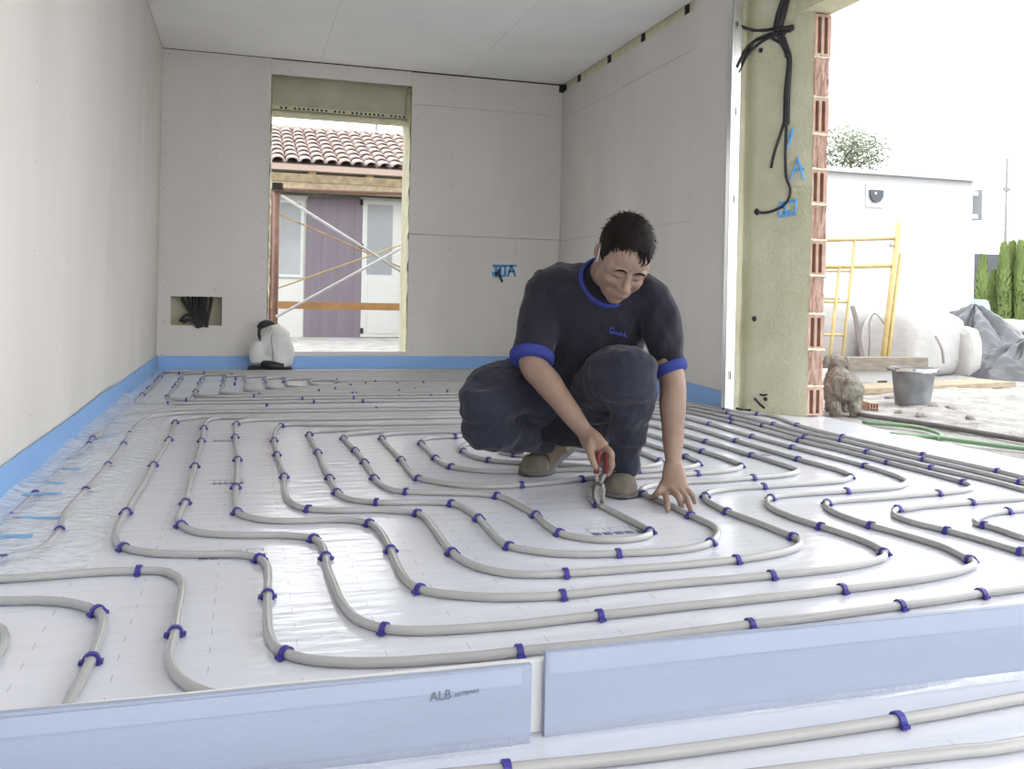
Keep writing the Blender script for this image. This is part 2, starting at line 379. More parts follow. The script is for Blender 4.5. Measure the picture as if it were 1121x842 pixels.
# hollow bricks of the leaf, seen end-on: tall slotted courses between rough broken ones
cz = [OY(892, v, 4.24).z for v in (457, 423, 383, 344, 302, 263, 224, 185, 147, 106, 62, 14)]
bx0, bx1, by = 2.942, 3.045, 4.235
for i in range(11):
    z0, z1 = max(0, cz[i])+.006, cz[i+1]-.006; y0 = by+random.uniform(-.006, .006)
    if i % 2 == 0:
        b = MB(); wx = (bx1-bx0)
        cols = [0, .17, .38, .55, .78, 1.0]
        b.box((bx0, y0, z0), (bx0+wx*.17, y0+.24, z1)); b.box((bx0+wx*.38, y0-.002, z0), (bx0+wx*.55, y0+.24, z1)); b.box((bx0+wx*.78, y0, z0), (bx1, y0+.24, z1))
        b.box((bx0+wx*.17, y0, z0), (bx0+wx*.78, y0+.24, z0+.012)); b.box((bx0+wx*.17, y0, z1-.014), (bx0+wx*.78, y0+.24, z1))
        ob = b.build('brick', 'brick', jw)
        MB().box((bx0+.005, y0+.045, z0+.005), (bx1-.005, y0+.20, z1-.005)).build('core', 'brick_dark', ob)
    else:
        def rf(u, v, z0=z0, z1=z1, y0=y0, i=i):
            x = bx0+u*(bx1-bx0); z = z0+v*(z1-z0)
            return (x, y0+.012*nz((x*7, i, z*.8), 9)+.006*nz((x*3, i*2, z), 40)-(0 if 0 < u < 1 else -.01), z)
        b = MB().grid(rf, 12, 12); b.box((bx0, y0+.014, z0), (bx1, y0+.24, z1))
        b.build('brick', 'brick_rough', jw)
    def mf(u, v, z=z1+.006, i=i):
        x = bx0-.002+u*(bx1-bx0+.004); w = 2*math.pi*v
        return (x, by+.012+math.cos(w)*.018+.008*nz((x*5, i, w), 8), z+math.sin(w)*(.009+.006*nz((x*4, i*3, 0), 20)))
    if i < 10: MB().grid(mf, 14, 8).build('mortar_joint', 'mortar', jw, smooth=True)
MB().box((2.93, by+.05, 0), (bx1-.006, YB+.34, 2.45)).build('brick_leaf', 'brick', jw)
# lintel above the opening, foam underside
S('trim_1', MB().box((2.87, -2.2, 2.205), (3.05, 4.30, 2.75)), 'pufoam_light', 'foam-covered lintel over the wide opening', 'lintel')

# cables hanging on the foam jamb
def onfoam(u, v, lift=.012):
    y = 4.4
    for _ in range(40):
        p = OY(u, v, y); y += .3*(foam_y(min(max(p.x, 2.69), 2.935), p.z)-lift-y)
    return OY(u, v, y)
cb = empty('cable_bundle', onfoam(852, 33), 'black cables hanging down the foam jamb beside the brick edge', 'cable')
def cab(name, pts, r, lift=.012, parent=cb, m='black_plastic'):
    P = catmull([onfoam(u, v, lift) for u, v in pts], .02); return MB().tube(P, r, 8).build(name, m, parent, smooth=True)
cab('trunk_conduit', [(862,-18),(858,0),(853,16),(850,30)], .020, .03); cab('trunk_conduit', [(866,-18),(861,0),(857,16),(853,30)], .018, .03)
cab('junction_wrap', [(848,31),(856,32),(868,30)], .017, .03)
cab('branch_cable', [(850,31),(838,33),(825,33),(812,29),(803,24)], .009); cab('branch_cable', [(866,33),(850,36),(836,40),(823,48),(813,60),(806,74)], .011); cab('branch_cable', [(860,36),(842,41),(828,50),(818,60),(808,80)], .009)
cab('branch_cable', [(845,42),(855,48),(861,60)], .008); cab('drop_conduit', [(853,38),(858,50),(863,60),(864,70),(861,100),(860,134)], .015); cab('drop_conduit', [(857,40),(862,54),(865,66),(863,100),(862,136)], .012)
cab('drop_cable', [(858,134),(854,148),(848,166),(844,184)], .0075); cab('drop_cable', [(861,134),(860,160),(860,180),(861,195),(865,206),(864,216),(858,225),(846,231),(836,233),(826,232)], .0075)
for u, v in ((854,21),(862,61),(860,136)): MB().ball(onfoam(u, v, .028), .016, seg=8, ring=6).build('cable_tie', 'white_plastic' if v == 21 else 'black_plastic', cb)
wb_c = MB().tube(catmull([OY(547,295,YB), OY(546,298,YB-.03), OY(548,304,YB-.045), OY(550,309,YB-.05)], .02), .010, 8).build('cable_stub', 'black_plastic', smooth=True)
thing(wb_c, 'black cable stub poking from the blue marks on the back wall', 'cable')
p = OX(744, 364, XR)
thing(MB().tube([p+Vector((.01,0,0)), p+Vector((-.06,-.03,.002)), p+Vector((-.12,-.05,.008))], .011, 8).build('cable_stub', 'black_plastic', smooth=True), "black cable stub poking from the right wall beside the man's arm", 'cable')
# cables in the niche
nc = empty('niche_cables', ((NX0+NX1)/2, YB+.05, NZ0-.05), 'black cables fanning out of the niche in the back wall', 'cable')
for pts in ([(205,322),(208,334),(214,348),(215,358)], [(211,322),(213,336),(216,350),(217,359)], [(219,322),(219,336),(220,350),(220,358)], [(226,322),(225,336),(224,350),(223,357)], [(232,322),(230,336),(227,350),(226,358)], [(215,322),(215,336),(218,352),(219,356)], [(223,322),(222,340),(222,356)], [(199,326),(206,338),(212,345),(215,352)], [(197,352),(202,346),(210,344),(215,350)], [(200,353),(206,350),(214,352)]):
    P = [OY(u, v, YB+.07-.10*min(1, max(0, (v-320)/38))**1.3) for u, v in pts]
    MB().tube(catmull(P, .02), .0135, 8).build('cable', 'black_plastic', nc, smooth=True)

# blue spray marks
def strokes(name, segs, to3d, nrm, wdt, parent):
    mb = MB()
    for s in segs:
        P = [to3d(u, v) for u, v in s]
        for a, b in zip(P, P[1:]):
            t = (b-a).normalized(); mb.bar(a-t*wdt*.3, b+t*wdt*.3, wdt, .003, nrm)
    return mb.build(name, 'paint_blue', parent)
on_b = lambda u, v: OY(u, v, YB-.001)
strokes('spray_mark', [[(540,291),(553,291)],[(553,291),(553,302)],[(540,302),(552,302)],[(543,292),(543,301)],[(539,299),(546,299)],[(548,292),(548,300)]], on_b, (0,1,0), .022, wb)
strokes('spray_mark', [[(556,302),(560,291)],[(560,291),(564,302)],[(557,297),(563,297)],[(555,291),(565,291)]], on_b, (0,1,0), .020, wb)
on_f = lambda u, v: onfoam(u, v, .004)
strokes('spray_mark', [[(869,141),(867,150),(862,161)],[(863,146),(866,154)]], on_f, (0,1,0), .016, jw)
strokes('spray_mark', [[(866,196),(870,185),(874,173)],[(874,173),(877,183),(880,195)],[(868,187),(879,185)]], on_f, (0,1,0), .016, jw)
strokes('spray_mark', [[(853,236),(854,222)],[(855,223),(872,219)],[(872,219),(871,233)],[(871,234),(854,237)],[(860,226),(861,234)],[(857,233),(866,231)]], on_f, (0,1,0), .016, jw)
for u, v, r in ((833, 55, .014), (829, 232, .02), (826, 349, .016), (838, 437, .012)):
    MB().ball(onfoam(u, v, .002), (r, .012, r), seg=8, ring=6).build('hole_patch', 'dark', jw)
for (a, b) in (((826,436),(837,447)), ((832,432),(840,432)), ((806,447),(822,449))):
    MB().tube([onfoam(*a, .003), onfoam((a[0]+b[0])/2, (a[1]+b[1])/2+1, .006), onfoam(*b, .003)], .006, 6).build('debris', 'dark', jw)
# ------------------------------------------------------------------ blue perimeter strips
def strip(pts, h, th, lip=0.0):                        # upright strip following pts, slightly wavy top
    mb = MB(); P = catmull([(x, y, 0) for x, y in pts], .06); n = len(P); vs = []; fs = []
    for i, p in enumerate(P):
        t = (P[min(i+1, n-1)]-P[max(i-1, 0)]).normalized(); a = Vector((-t.y, t.x, 0)); hh = h(i/(n-1), p) if callable(h) else h
        vs += [p+a*th/2, p+a*th/2+Vector((0,0,hh)), p-a*th/2+Vector((0,0,hh)), p-a*th/2]
    for i in range(n-1):
        for k in range(4): k2 = (k+1) % 4; fs.append((i*4+k, i*4+k2, i*4+4+k2, i*4+4+k))
    fs += [(3,2,1,0), ((n-1)*4, (n-1)*4+1, (n-1)*4+2, (n-1)*4+3)]
    return mb.add(vs, fs)
sl = .009
wav = lambda a, s: (lambda u, p: a+.003*nz((p.x*s, p.y*s, 0), 2)+.0015*nz((p.x, p.y, 3), 9))
thing(strip([(XL+.007, YB-.005), (XL+.007, 6.4), (XL+.007, 5.2), (XL+.014, 5.05)], wav(.106, 1), sl).build('foam_edge_strip', 'foamstrip'), 'blue foam edge strip along the far half of the left wall', 'foam strip')
thing(strip([(XL+.018, 5.22), (XL+.012, 4.2), (XL+.010, 3), (XL+.010, 1.6), (XL+.010, -2.4)], lambda u, p: .112+.010*math.exp(-((p.y-4.7)/.5)**2)+.004*nz((p.y, 1, 0), 1.2), sl).build('foam_edge_strip', 'foamstrip'), 'blue foam edge strip along the near half of the left wall', 'foam strip')
thing(strip([(XL+.02, YB-.007), (.5, YB-.007), (1.6, YB-.007), (XR-.01, YB-.007)], wav(.104, 1.2), sl).build('foam_edge_strip', 'foamstrip'), 'blue foam edge strip along the foot of the back wall', 'foam strip')
thing(strip([(XR-.007, YB-.02), (XR-.007, 6.2), (XR-.008, 5.10), (XR-.010, 5.05)], wav(.11, 1.2), sl).build('foam_edge_strip', 'foamstrip'), "blue foam edge strip on the right wall behind the man", 'foam strip')
thing(strip([(XR-.016, 5.10), (XR-.014, 4.9), (XR-.014, SY+.005)], lambda u, p: .118-.02*u, sl).build('foam_edge_strip', 'foamstrip'), 'short blue foam edge strip at the foot of the right wall beside the steel stud', 'foam strip')
# the joint between the two floors: a white board with two blue strips on its face
JY = 1.212
thing(MB().cbox((XL+.02, JY, 0), (2.95, JY+.010, .104), .002).build('joint_board', 'white_plastic'), 'thin white upright joint board behind the two blue strips in the foreground', 'joint board')
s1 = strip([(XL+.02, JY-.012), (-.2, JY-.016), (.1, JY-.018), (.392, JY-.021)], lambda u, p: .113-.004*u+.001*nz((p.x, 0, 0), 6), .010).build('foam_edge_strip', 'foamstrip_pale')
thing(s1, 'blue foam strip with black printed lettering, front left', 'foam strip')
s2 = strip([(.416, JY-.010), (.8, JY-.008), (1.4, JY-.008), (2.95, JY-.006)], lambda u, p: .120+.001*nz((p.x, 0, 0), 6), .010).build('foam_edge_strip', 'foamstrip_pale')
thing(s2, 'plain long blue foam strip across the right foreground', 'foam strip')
def skirt(x0, x1, y): 
    return MB().grid(lambda u, v: (x0+u*(x1-x0), y-.002-.009*v, .010*(1-v)**1.5+.0015+.002*nz((u*20, v, 0), 1.5)), 60, 4)
skirt(XL+.02, .393, JY-.026).build('film_skirt', 'clear_film', s1, smooth=True); skirt(.416, 2.9, JY-.014).build('film_skirt', 'clear_film', s2, smooth=True)
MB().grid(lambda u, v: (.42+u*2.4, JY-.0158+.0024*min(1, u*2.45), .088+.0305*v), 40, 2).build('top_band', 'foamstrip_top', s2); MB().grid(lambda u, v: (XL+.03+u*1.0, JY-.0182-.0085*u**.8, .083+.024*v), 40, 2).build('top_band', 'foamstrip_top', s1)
# printed name on the left strip
def text(name, s, p0, p1, up, m, parent, nrm):
    cu = bpy.data.curves.new(name, 'FONT'); cu.body = s; cu.size = 1; cu.extrude = .002
    o = bpy.data.objects.new(name, cu); link(o); dg = bpy.context.evaluated_depsgraph_get(); me = bpy.data.meshes.new_from_object(o.evaluated_get(dg)); bpy.data.objects.remove(o)
    a = np.zeros(len(me.vertices)*3); me.vertices.foreach_get('co', a); a = a.reshape(-1, 3)
    wd = a[:, 0].max()-a[:, 0].min(); hg = a[:, 1].max()
    p0, p1 = Vector(p0), Vector(p1); ex = (p1-p0)/wd; ez = Vector((0,0,up/hg)) if not isinstance(up, Vector) else up/hg; n = Vector(nrm); off = wloc(parent)
    for v in me.vertices: q = p0+ex*(v.co.x-a[:, 0].min())+ez*v.co.y+n*(.0012+v.co.z*.1); v.co = q-off
    ob = link(bpy.data.objects.new(name, me)); me.materials.append(MT[m]); ob.parent = parent; return ob
yt = JY-.0255
text('lettering', 'ALB', OY(470.5, 768, yt), OY(493.5, 764.5, yt), .0125, 'print_text', s1, (0,-1,0))
text('lettering', 'SISTEMAS', OY(497.5, 763, yt), OY(524, 757.5, yt), .005, 'print_text', s1, (0,-1,0))

# ------------------------------------------------------------------ heating pipes and their clips
PR = .0088
def wpts(L, z=PR):
    out = []
    for q in L:
        if len(q) >= 3 and q[2] == 'w': out.append((Vector((q[0], q[1], z)), False))
        else: out.append((FL(q[0], q[1], z), len(q) > 2 and q[2] == 1))
    return out
clip_me = None
def make_clip():
    mb = MB(); n = 9; R = PR+.0028; th = .0026; wd = .0055
    for i in range(n):
        w = math.pi*(i/(n-1))
        for r in (R-.0005, R+th):
            for y in (-wd, wd): mb.v.append((math.cos(w)*r, y, PR+math.sin(w)*r-.0012))
    for i in range(n-1):
        a = i*4; b = a+4
        mb.f += [(a, b, b+1, a+1), (a+2, a+3, b+3, b+2), (a, a+2, b+2, b), (a+1, b+1, b+3, a+3)]
    mb.f += [(0,1,3,2), ((n-1)*4, (n-1)*4+2, (n-1)*4+3, (n-1)*4+1)]
    for s in (-1, 1):
        mb.box((s*R-.0022, -wd*.8, .0), (s*(R)+.0030, wd*.8, PR)); mb.box((s*(R+.003)-.004, -wd*1.25, .003), (s*(R+.003)+.004, wd*1.25, .0085))
    me = mb.mesh('pipe_clip', smooth=False); me.materials.append(MT['clip']); return me
clip_me = make_clip()
NCLIP = 0
ORD = 'first second third fourth fifth sixth seventh eighth ninth tenth eleventh twelfth thirteenth fourteenth fifteenth sixteenth seventeenth eighteenth nineteenth twentieth'.split()
def pipe(name_label, pts, clip_label=None, group=None, r=PR, start=' from the right'):
    global NCLIP
    Wp = wpts(pts); P = catmull([p for p, _ in Wp], .022)
    P = [Vector((p.x, p.y, PR)) for p in P]
    o = MB().tube(P, r, 12).build('heating_pipe', 'pipe', smooth=True); thing(o, name_label, 'pipe', 'grey heating pipes on the floor')
    k_ = 0
    for i, (p, c) in enumerate(Wp):
        if not c: continue
        a = Wp[max(i-1, 0)][0]; b = Wp[min(i+1, len(Wp)-1)][0]; t = ((b-p).normalized()+(p-a).normalized())
        co = link(bpy.data.objects.new('pipe_clip', clip_me)); co.location = (p.x, p.y, 0); co.rotation_euler.z = math.atan2(t.y, t.x)-math.pi/2
        k_ += 1; tag(co, clip_label.replace('blue plastic clip', 'blue clip').replace('loop in from', 'loop from')+', '+ORD[k_-1]+start, 'clip', group); NCLIP += 1
    return o
XB = 1.30                                               # where the far straight runs pass behind the man
def hz_(Y, x): return (x, Y, 'w')
# front left ends
pipe('grey pipe bend reaching the left picture edge in the front left corner', [(-30,678),(-5,686),(2,690),(5,697),(3,706),(-4,717),(-18,735)])
pipe('grey pipe curving towards the camera nearest the left foreground strip', [(-40,660),(0,658),(21,657.8),(43,657.4),(64,658.5),(81,661),(96,665),(107,669.6,1),(112.4,677.7),(111,690.6),(106,705.6),(99.6,722.7,1),(92,737.7),(79,760.6),(73,775.6),(66,790)], 'blue plastic clip on the short pipe bend in the left foreground', 'clips on the left foreground pipe bend', start=' from the left')
pipe('grey pipe turning a square corner and diving behind the lettered blue strip', [(-40,636),(0,634),(51,630.7),(107,626.4),(152,625,1),(171,624.7),(184,626.8),(194,631.7),(199,639),(199,652),(195,671),(191.6,692.7,1),(187,710),(186,722.7),(190.5,735.5),(197,743.5),(210,753),(227,759.6),(245,763),(285,763)], 'blue plastic clip on the square pipe corner behind the lettered strip', 'clips on the square pipe corner', start=' from the left')
# along the left wall
pipe('grey pipe running closest to the left wall under clear film', [(-30,602),(-5,585),(12.8,566,1),(38.5,541,1),(77,505,1),(97.4,486.7,1),(101.7,480,1),(113.5,472.8),(124,462),(140,452.5),(-.36,4.86,'w'),(-.15,4.88,'w'),(.4,4.88,'w'),(XB,4.88,'w')], 'blue plastic clip on the pipe closest to the left wall', 'clips on the pipe by the left wall', start=' from the camera')
pipe('grey pipe second from the left wall bending to the left picture edge', [(-20,617),(4,613,1),(21,609.7),(43,601.7),(57,591),(65,581,1),(70,565),(81,549.9),(94,537,1),(107,522),(118.4,509,1),(128.5,496),(135.5,486.7,1),(142,475,1),(152,464),(165,456.7),(178,454.6),(-.2,4.76,'w'),(.4,4.74,'w'),(XB,4.74,'w')], 'blue plastic clip on the second pipe from the left wall', 'clips on the second pipe from the left wall', start=' from the camera')
G = 'blue plastic clip on the '
# r1, r2 : run out to the right
pipe('grey pipe running outermost along the opening on the right', [(XB,5.02,'w'),(2.2,5.02,'w'),(2.42,4.98,'w'),(2.55,4.82,'w'),(793.7,447.8,1),(807,451.2),(829,453.2,1),(843,455),(855,458.5),(873,465.3,1),(900,472.5),(922.7,478,1),(966.6,487.7),(1011,497.8,1),(1052,506.8),(1092.5,515.6,1),(1121,522.4),(1180,536),(2.755,2.1,'w'),(2.755,1.9,'w')], G+'outermost pipe along the right opening', 'clips on the outermost right pipe', start=' from the steel stud')
pipe('grey pipe second from the opening, looping back at the right picture edge', [(XB,4.88,'w'),(2.2,4.88,'w'),(2.38,4.84,'w'),(2.50,4.70,'w'),(797,452,1),(820,457.5),(847,464.2,1),(881,473.2),(921,481.7,1),(966,492.5),(1011.6,503,1),(1060,514),(1117,527.8,1),(1160,538),(1185,545),(1182,551),(1150,555),(1121,558),(1103,559.5,1),(1084.4,562),(1071.5,566.3),(1067,570.6),(1070.5,573.8),(1077.5,575,1),(1095,580),(1121,589),(2.025,1.88,'w'),(2.05,1.835,'w'),(2.12,1.815,'w'),(2.4,1.815,'w'),(2.5,1.84,'w'),(2.53,1.93,'w'),(2.53,2.05,'w')], G+'looped pipe at the right picture edge', 'clips on the pipe looping at the right edge', start=' from the steel stud')
pipe('grey pipe third from the opening, making a hairpin beyond the right edge', [(XB,4.74,'w'),(2.1,4.74,'w'),(2.3,4.70,'w'),(2.42,4.58,'w'),(800.8,457.4,1),(818,461.5),(835,466,1),(858,472),(881,478.5,1),(915,486.5),(949.5,495,1),(985,503.5),(1020,512,1),(1069.5,523),(1100,530.5),(1121,536.5),(1140,541),(1121,545.3),(1100,547),(1063,549.8,1),(1009.5,554.5),(990,557.5),(982.7,557,1),(978.4,560.5),(980,564.5),(992,569.5),(1009.5,574.5),(1037,581,1),(1073.7,591),(1117.6,604,1),(1.895,1.75,'w'),(1.92,1.705,'w'),(2.0,1.69,'w'),(2.45,1.69,'w'),(2.59,1.72,'w'),(2.64,1.83,'w'),(2.64,2.05,'w')], G+'hairpin pipe third from the right opening', 'clips on the third pipe from the right opening', start=' from the steel stud')
# nested loops of the main field
pipe('grey pipe forming the outermost loop, parallel to the foreground strips', [(2.755,1.9,'w'),(2.74,1.72,'w'),(2.66,1.61,'w'),(2.5,1.575,'w'),(2.1,1.575,'w'),(1175,634.5),(1121,643.5),(1073.7,650,1),(1031,656.8),(985,663,1),(966.6,665.5),(924,671.3),(881,677.3),(852.7,680.5),(821,684,1),(788.5,688.5),(745.6,694),(703,699.8),(660,704.8),(611,709.3),(568,713.5,1),(525.6,718.4),(483,721.6),(440,724.6),(381,725.5),(336.5,722),(313,715.5,1),(303,710),(298,703.5),(294.5,694),(293,677),(292.8,651.3,1),(293.5,630),(291.5,618.5),(284,611.7,1),(275.7,609.3),(263,607.3),(241,606.8),(214,607),(182,606.5),(160.6,605),(147,602.8),(135.5,599.6,1),(129,596),(126,590),(127,582),(130,573),(138,560.6,1),(150,541),(158.4,528.5),(168,508.8,1),(178,493),(185,481,1),(189,471),(192,462.3,1),(200,459),(-.12,4.60,'w'),(.3,4.60,'w'),(XB,4.60,'w')], G+'outermost loop beside the foreground strips', 'clips on the outermost loop')
pipe('grey pipe forming the second loop in from the foreground strips', [(XB,4.60,'w'),(2.05,4.60,'w'),(2.22,4.56,'w'),(2.34,4.44,'w'),(801.7,462.4,1),(838,472.5),(874.8,482.5,1),(900,488.5),(923.8,494),(972,506.4,1),(1031,521.4),(1055,528,1),(1063.5,531.5),(1062,535),(1048,538),(1027,540,1),(1009.5,541.3),(966.6,545),(924,548),(911,549.5),(905.6,550.5,1),(903.5,553.5),(908.8,558.5),(923.8,565.5),(953.8,575.4,1),(988,585),(1031,598),(1055,609.5),(1062.5,613,1),(1067,617.5),(1058.7,622.5),(1041.6,627.6),(1009.5,634),(966.6,640),(921.7,645,1),(874,651),(831,655.5),(788.5,660),(745.6,664.2),(703,669),(656,674,1),(611,679),(568.5,683.9),(525.6,687.3),(483,690),(445,690.8),(421,688.8,1),(402,683.4),(387,675),(374,660),(365.6,640.6),(359,623.5),(356.6,609.6,1),(353.5,599),(348.5,593),(343.5,589.7,1),(335,588),(327,587),(305.6,585.8),(273.5,586),(241,585.3),(220,583.5),(207,580),(198,574.5,1),(195,567),(203,549.9,1),(208,530),(213.4,510,1),(217,496),(220.5,482.4,1),(223,468.5,1),(226,462),(238,457.5),(0,4.53,'w'),(.4,4.52,'w'),(XB,4.52,'w')], G+'second loop in from the foreground strips', 'clips on the second loop', start=' from the far right')
pipe('grey pipe forming the third loop in from the foreground strips', [(XB,4.52,'w'),(1.9,4.52,'w'),(2.08,4.47,'w'),(2.19,4.34,'w'),(776.7,464.2,1),(800,471),(823.6,477.8,1),(845,483.6),(867.7,489.6,1),(905,499),(947,510,1),(977,519.5),(988,524),(993,528),(983.8,532.5),(966.6,534.8),(926.6,537.6,1),(881,540.5),(855,542.8),(844,545,1),(839.6,549),(844,556),(859,563.3),(874,569),(899,576.6,1),(923.8,584.5),(945,592),(960,599),(968,605,1),(968,609.5),(960,613.5),(934.5,619.5),(900,624.3),(844.5,630,1),(788.5,635),(745.6,638.5),(703,642.6),(660,647),(615.6,651.8,1),(568.5,654),(525.6,653.6),(483,650),(460,645.3,1),(447,637.5),(437.5,624),(427.7,602,1),(419,585.5),(412,577.5),(404.5,573,1),(391,570.2),(374,568.8),(348.5,569.4),(316,570.4),(284,568.8),(267,564.5),(259.6,560.3,1),(257.3,550),(258,533,1),(259,517.7),(260,502.8,1),(258.5,490),(257.5,478,1),(257.3,468.5),(259,463.8,1),(266,461.2),(.1,4.45,'w'),(.5,4.43,'w'),(XB,4.43,'w')], G+'third loop in from the foreground strips', 'clips on the third loop', start=' from the far right')
pipe('grey pipe forming the fourth loop in from the foreground strips', [(XB,4.43,'w'),(1.75,4.43,'w'),(1.93,4.38,'w'),(2.04,4.24,'w'),(757,468),(780,474.6),(806,482.6,1),(840,492.6),(874,502.7,1),(895,508.5),(913,513.3),(926,518),(931,522,1),(925,525.5),(913,527.3),(874,530),(836,532.7,1),(810,534),(792.7,536),(777,539),(772,543,1),(773,547),(780,552),(796.4,560.3,1),(831,573),(868.7,588,1),(875.5,592),(876,596),(870,600.5),(857,605),(831,609.7),(806,612.9,1),(788.5,614.8),(745.6,618.9),(703,622.2),(660,625.4),(619,628,1),(590,629.3),(557.7,628),(530,623),(508.5,614.6),(495,605,1),(483,589.9),(474,577),(465.7,566.8),(457,562,1),(440.5,559.8),(412.7,558.4),(370,558.9),(337.7,557.4,1),(323,553),(314.5,545.6),(311,535),(311,521.4,1),(306.7,509),(302.9,497.4,1),(300,481.8,1),(302,471),(307.8,466,1),(320,464.5),(.4,4.24,'w'),(.7,4.22,'w'),(XB,4.22,'w')], G+'fourth loop in from the foreground strips', 'clips on the fourth loop', start=' from the far right')
pipe('grey pipe forming the fifth loop, passing under the man\'s flat hand', [(XB,4.22,'w'),(1.62,4.22,'w'),(1.80,4.17,'w'),(1.90,4.02,'w'),(735,472.2),(751,477),(773,483.5,1),(798,490.8),(823,498.4,1),(845,505),(865.5,511.8),(873,515.3),(868,518.3),(852.7,520.8),(824.4,523,1),(788.5,526),(754,527.6),(722,530.5),(707,533.5),(702,537),(704.5,541,1),(720,547.5),(735,554),(756.3,564.5,1),(767,569.3),(780,575.5),(785.5,582),(784,588),(778,593.8,1),(767,598.3),(745.6,601.8),(713.5,604.5),(676.7,606,1),(643,607),(611,606.3),(579,602.6),(557.7,598.2,1),(546,591.5),(536,580.5),(524,567.4,1),(514,560),(506.4,555.5),(494,551.3,1),(465.7,549.8),(434,550.2),(412,549.9,1),(391,548),(378.4,545),(368.8,538.7,1),(360.7,523,1),(352.7,509),(347.8,494.8,1),(341,483.5),(338.4,475.5,1),(343,472.5),(365,471.2),(.7,4.09,'w'),(XB,4.09,'w')], G+"fifth loop under the man's flat hand", 'clips on the fifth loop', start=' from the far right')
pipe("grey pipe whose open end the man grips with the pliers", [(652,528),(648,531),(645,537),(646,545),(655,552.5,1),(662.6,556),(681.4,565.5),(703,576.5),(711.5,582,1),(711,585.5),(703,588.3),(681,591),(654,591),(628,587.7),(613,583.7,1),(598.4,575),(586.6,564,1),(568.5,554),(555.6,547),(544,543,1),(515,540.4),(472,539.3),(444.4,538.3,1),(430,536.5),(419,531.7),(409.5,523,1),(398.8,505.5,1),(388.5,492.7,1),(382.7,487),(375.9,479.5,1),(379,475.5),(395,474),(.7,4.005,'w'),(XB,4.0,'w')], G+'pipe gripped by the pliers', 'clips on the pipe held by the pliers', start=' from the pliers')
pipe("grey pipe of the loop that passes in front of the man's kneeling foot", [(XB,4.09,'w'),(1.48,4.08,'w'),(1.65,4.02,'w'),(1.75,3.87,'w'),(750,488),(769,494.2,1),(790,500.8),(805,506.3),(811,510,1),(806,513.3),(788.5,516.2),(763,518.2,1),(735,520),(703,521.8),(670,523),(654,523),(636.5,524.5,1),(600.6,528.6),(570.6,531,1),(536,532.8),(504,531.4),(478.5,528),(458,523.7,1),(449,517),(438.8,502.8,1),(425.5,489),(418,479.5,1),(421,475.8),(440,474),(.85,3.95,'w'),(XB,3.94,'w')], G+"pipe before the kneeling foot", "clips on the pipe in front of the kneeling foot", start=' from the far right')
pipe("grey pipe of the loop that passes behind the man's front shoe", [(XB,3.94,'w'),(1.38,3.93,'w'),(1.55,3.87,'w'),(1.63,3.74,'w'),(704.5,485,1),(725,491.5),(751,500,1),(762,504.5),(764.5,508,1),(757,511),(740,513),(715,515),(699,516,1),(670,514.8),(643,514),(611,514.5),(568.5,516),(536,516),(510.6,514),(494,511,1),(485,507),(476.8,501.4,1),(468,492.5),(460.8,485,1),(463.5,481),(475,479),(497.8,478,1),(1.0,3.86,'w'),(XB,3.85,'w')], G+"pipe behind the man's front shoe", 'clips on the pipe behind the front shoe', start=' from the far right')
pipe("grey pipe of the small loop peeking out beside the man's kneeling knee", [(XB,3.85,'w'),(1.40,3.80,'w'),(1.48,3.70,'w'),(685,489),(703,496),(722,504.5,1),(721,508),(712,510),(697,511.5),(660,512),(622,509),(577,507),(557.7,506.2),(535,503.8,1),(519,499.9),(507.4,493.5,1),(504.5,489.5),(511,486),(532,484),(560,482.5),(1.22,3.70,'w')], G+'small loop beside the kneeling knee', 'clips on the small loop by the kneeling knee', start=' from the far right')
pipe("grey innermost pipe bend between the man's knee and boot", [(548,495),(563,497.8,1),(577,499),(600,500),(640,501),(660,500),(640,493),(600,488),(568.5,488),(553,490.5),(548,495)], G+"innermost bend between the man's knee and boot", 'clips on the innermost bend')
# far field: nested bends opening to the right
def far(label, x, yt, yb_, cl, xe, cls, rad=.13):
    pts = [(xe-rad, yt, 'w')]+[(q, yt, 'w') for q in np.arange(xe-.4, x+.3, -.5)]+[(x+rad, yt, 'w'), (x+rad*.3, yt-rad*.3, 'w'), (x, yt-rad, 'w')]
    m = (yt+yb_)/2
    pts += [(x+.01, m, 'w'), (x, yb_+rad, 'w'), (x+rad*.3, yb_+rad*.3, 'w'), (x+rad, yb_, 'w')]+[(q, yb_, 'w') for q in np.arange(x+.5, xe-.2, .5)]+[(xe-rad, yb_, 'w'), (xe-rad*.3, yb_+rad*.3, 'w'), (xe, yb_+rad, 'w')]
    o = pipe(label, pts)
    for k_, (u, v) in enumerate(sorted(cls)):
        p = FL(u, v, .012); tx = abs(p.x-x) > .06
        co = link(bpy.data.objects.new('pipe_clip', clip_me))
        if tx: p.y = min((yt, yb_), key=lambda q: abs(q-p.y)) if abs(p.y-yt) < .12 or abs(p.y-yb_) < .12 else p.y
        else: p.x = x
        co.location = (p.x, p.y, 0); co.rotation_euler.z = math.pi/2 if tx else 0
        tag(co, 'blue clip on the far '+cl+', '+ORD[k_]+' from the left', 'clip', 'clips on the far '+cl)
    return o
far('grey pipe of the outermost far bend, nearest the back left corner', -.56, 7.17, 5.15, 'outermost bend by the back left corner', 2.52, [(181.4,408),(177,412),(173,416),(169.7,423.5),(163.8,431),(182.5,443),(196,404.5+4),(254,409.6),(400,441),(412,447),(345,441.5),(560,437)])
far('grey pipe of the second far bend from the left wall', -.415, 7.03, 5.31, 'second bend from the left wall', 2.42, [(200,414),(191,419.5),(193.8,422.7),(188,434),(202.6,439.6),(222.7,409),(292,446-3),(386,430.5),(330,434)])
far('grey pipe of the third far bend from the left wall', -.275, 6.90, 5.47, 'third bend from the left wall', 2.32, [(219.5,414),(217,419),(213,427.5),(213,434.8),(437,434),(387,436-1)])
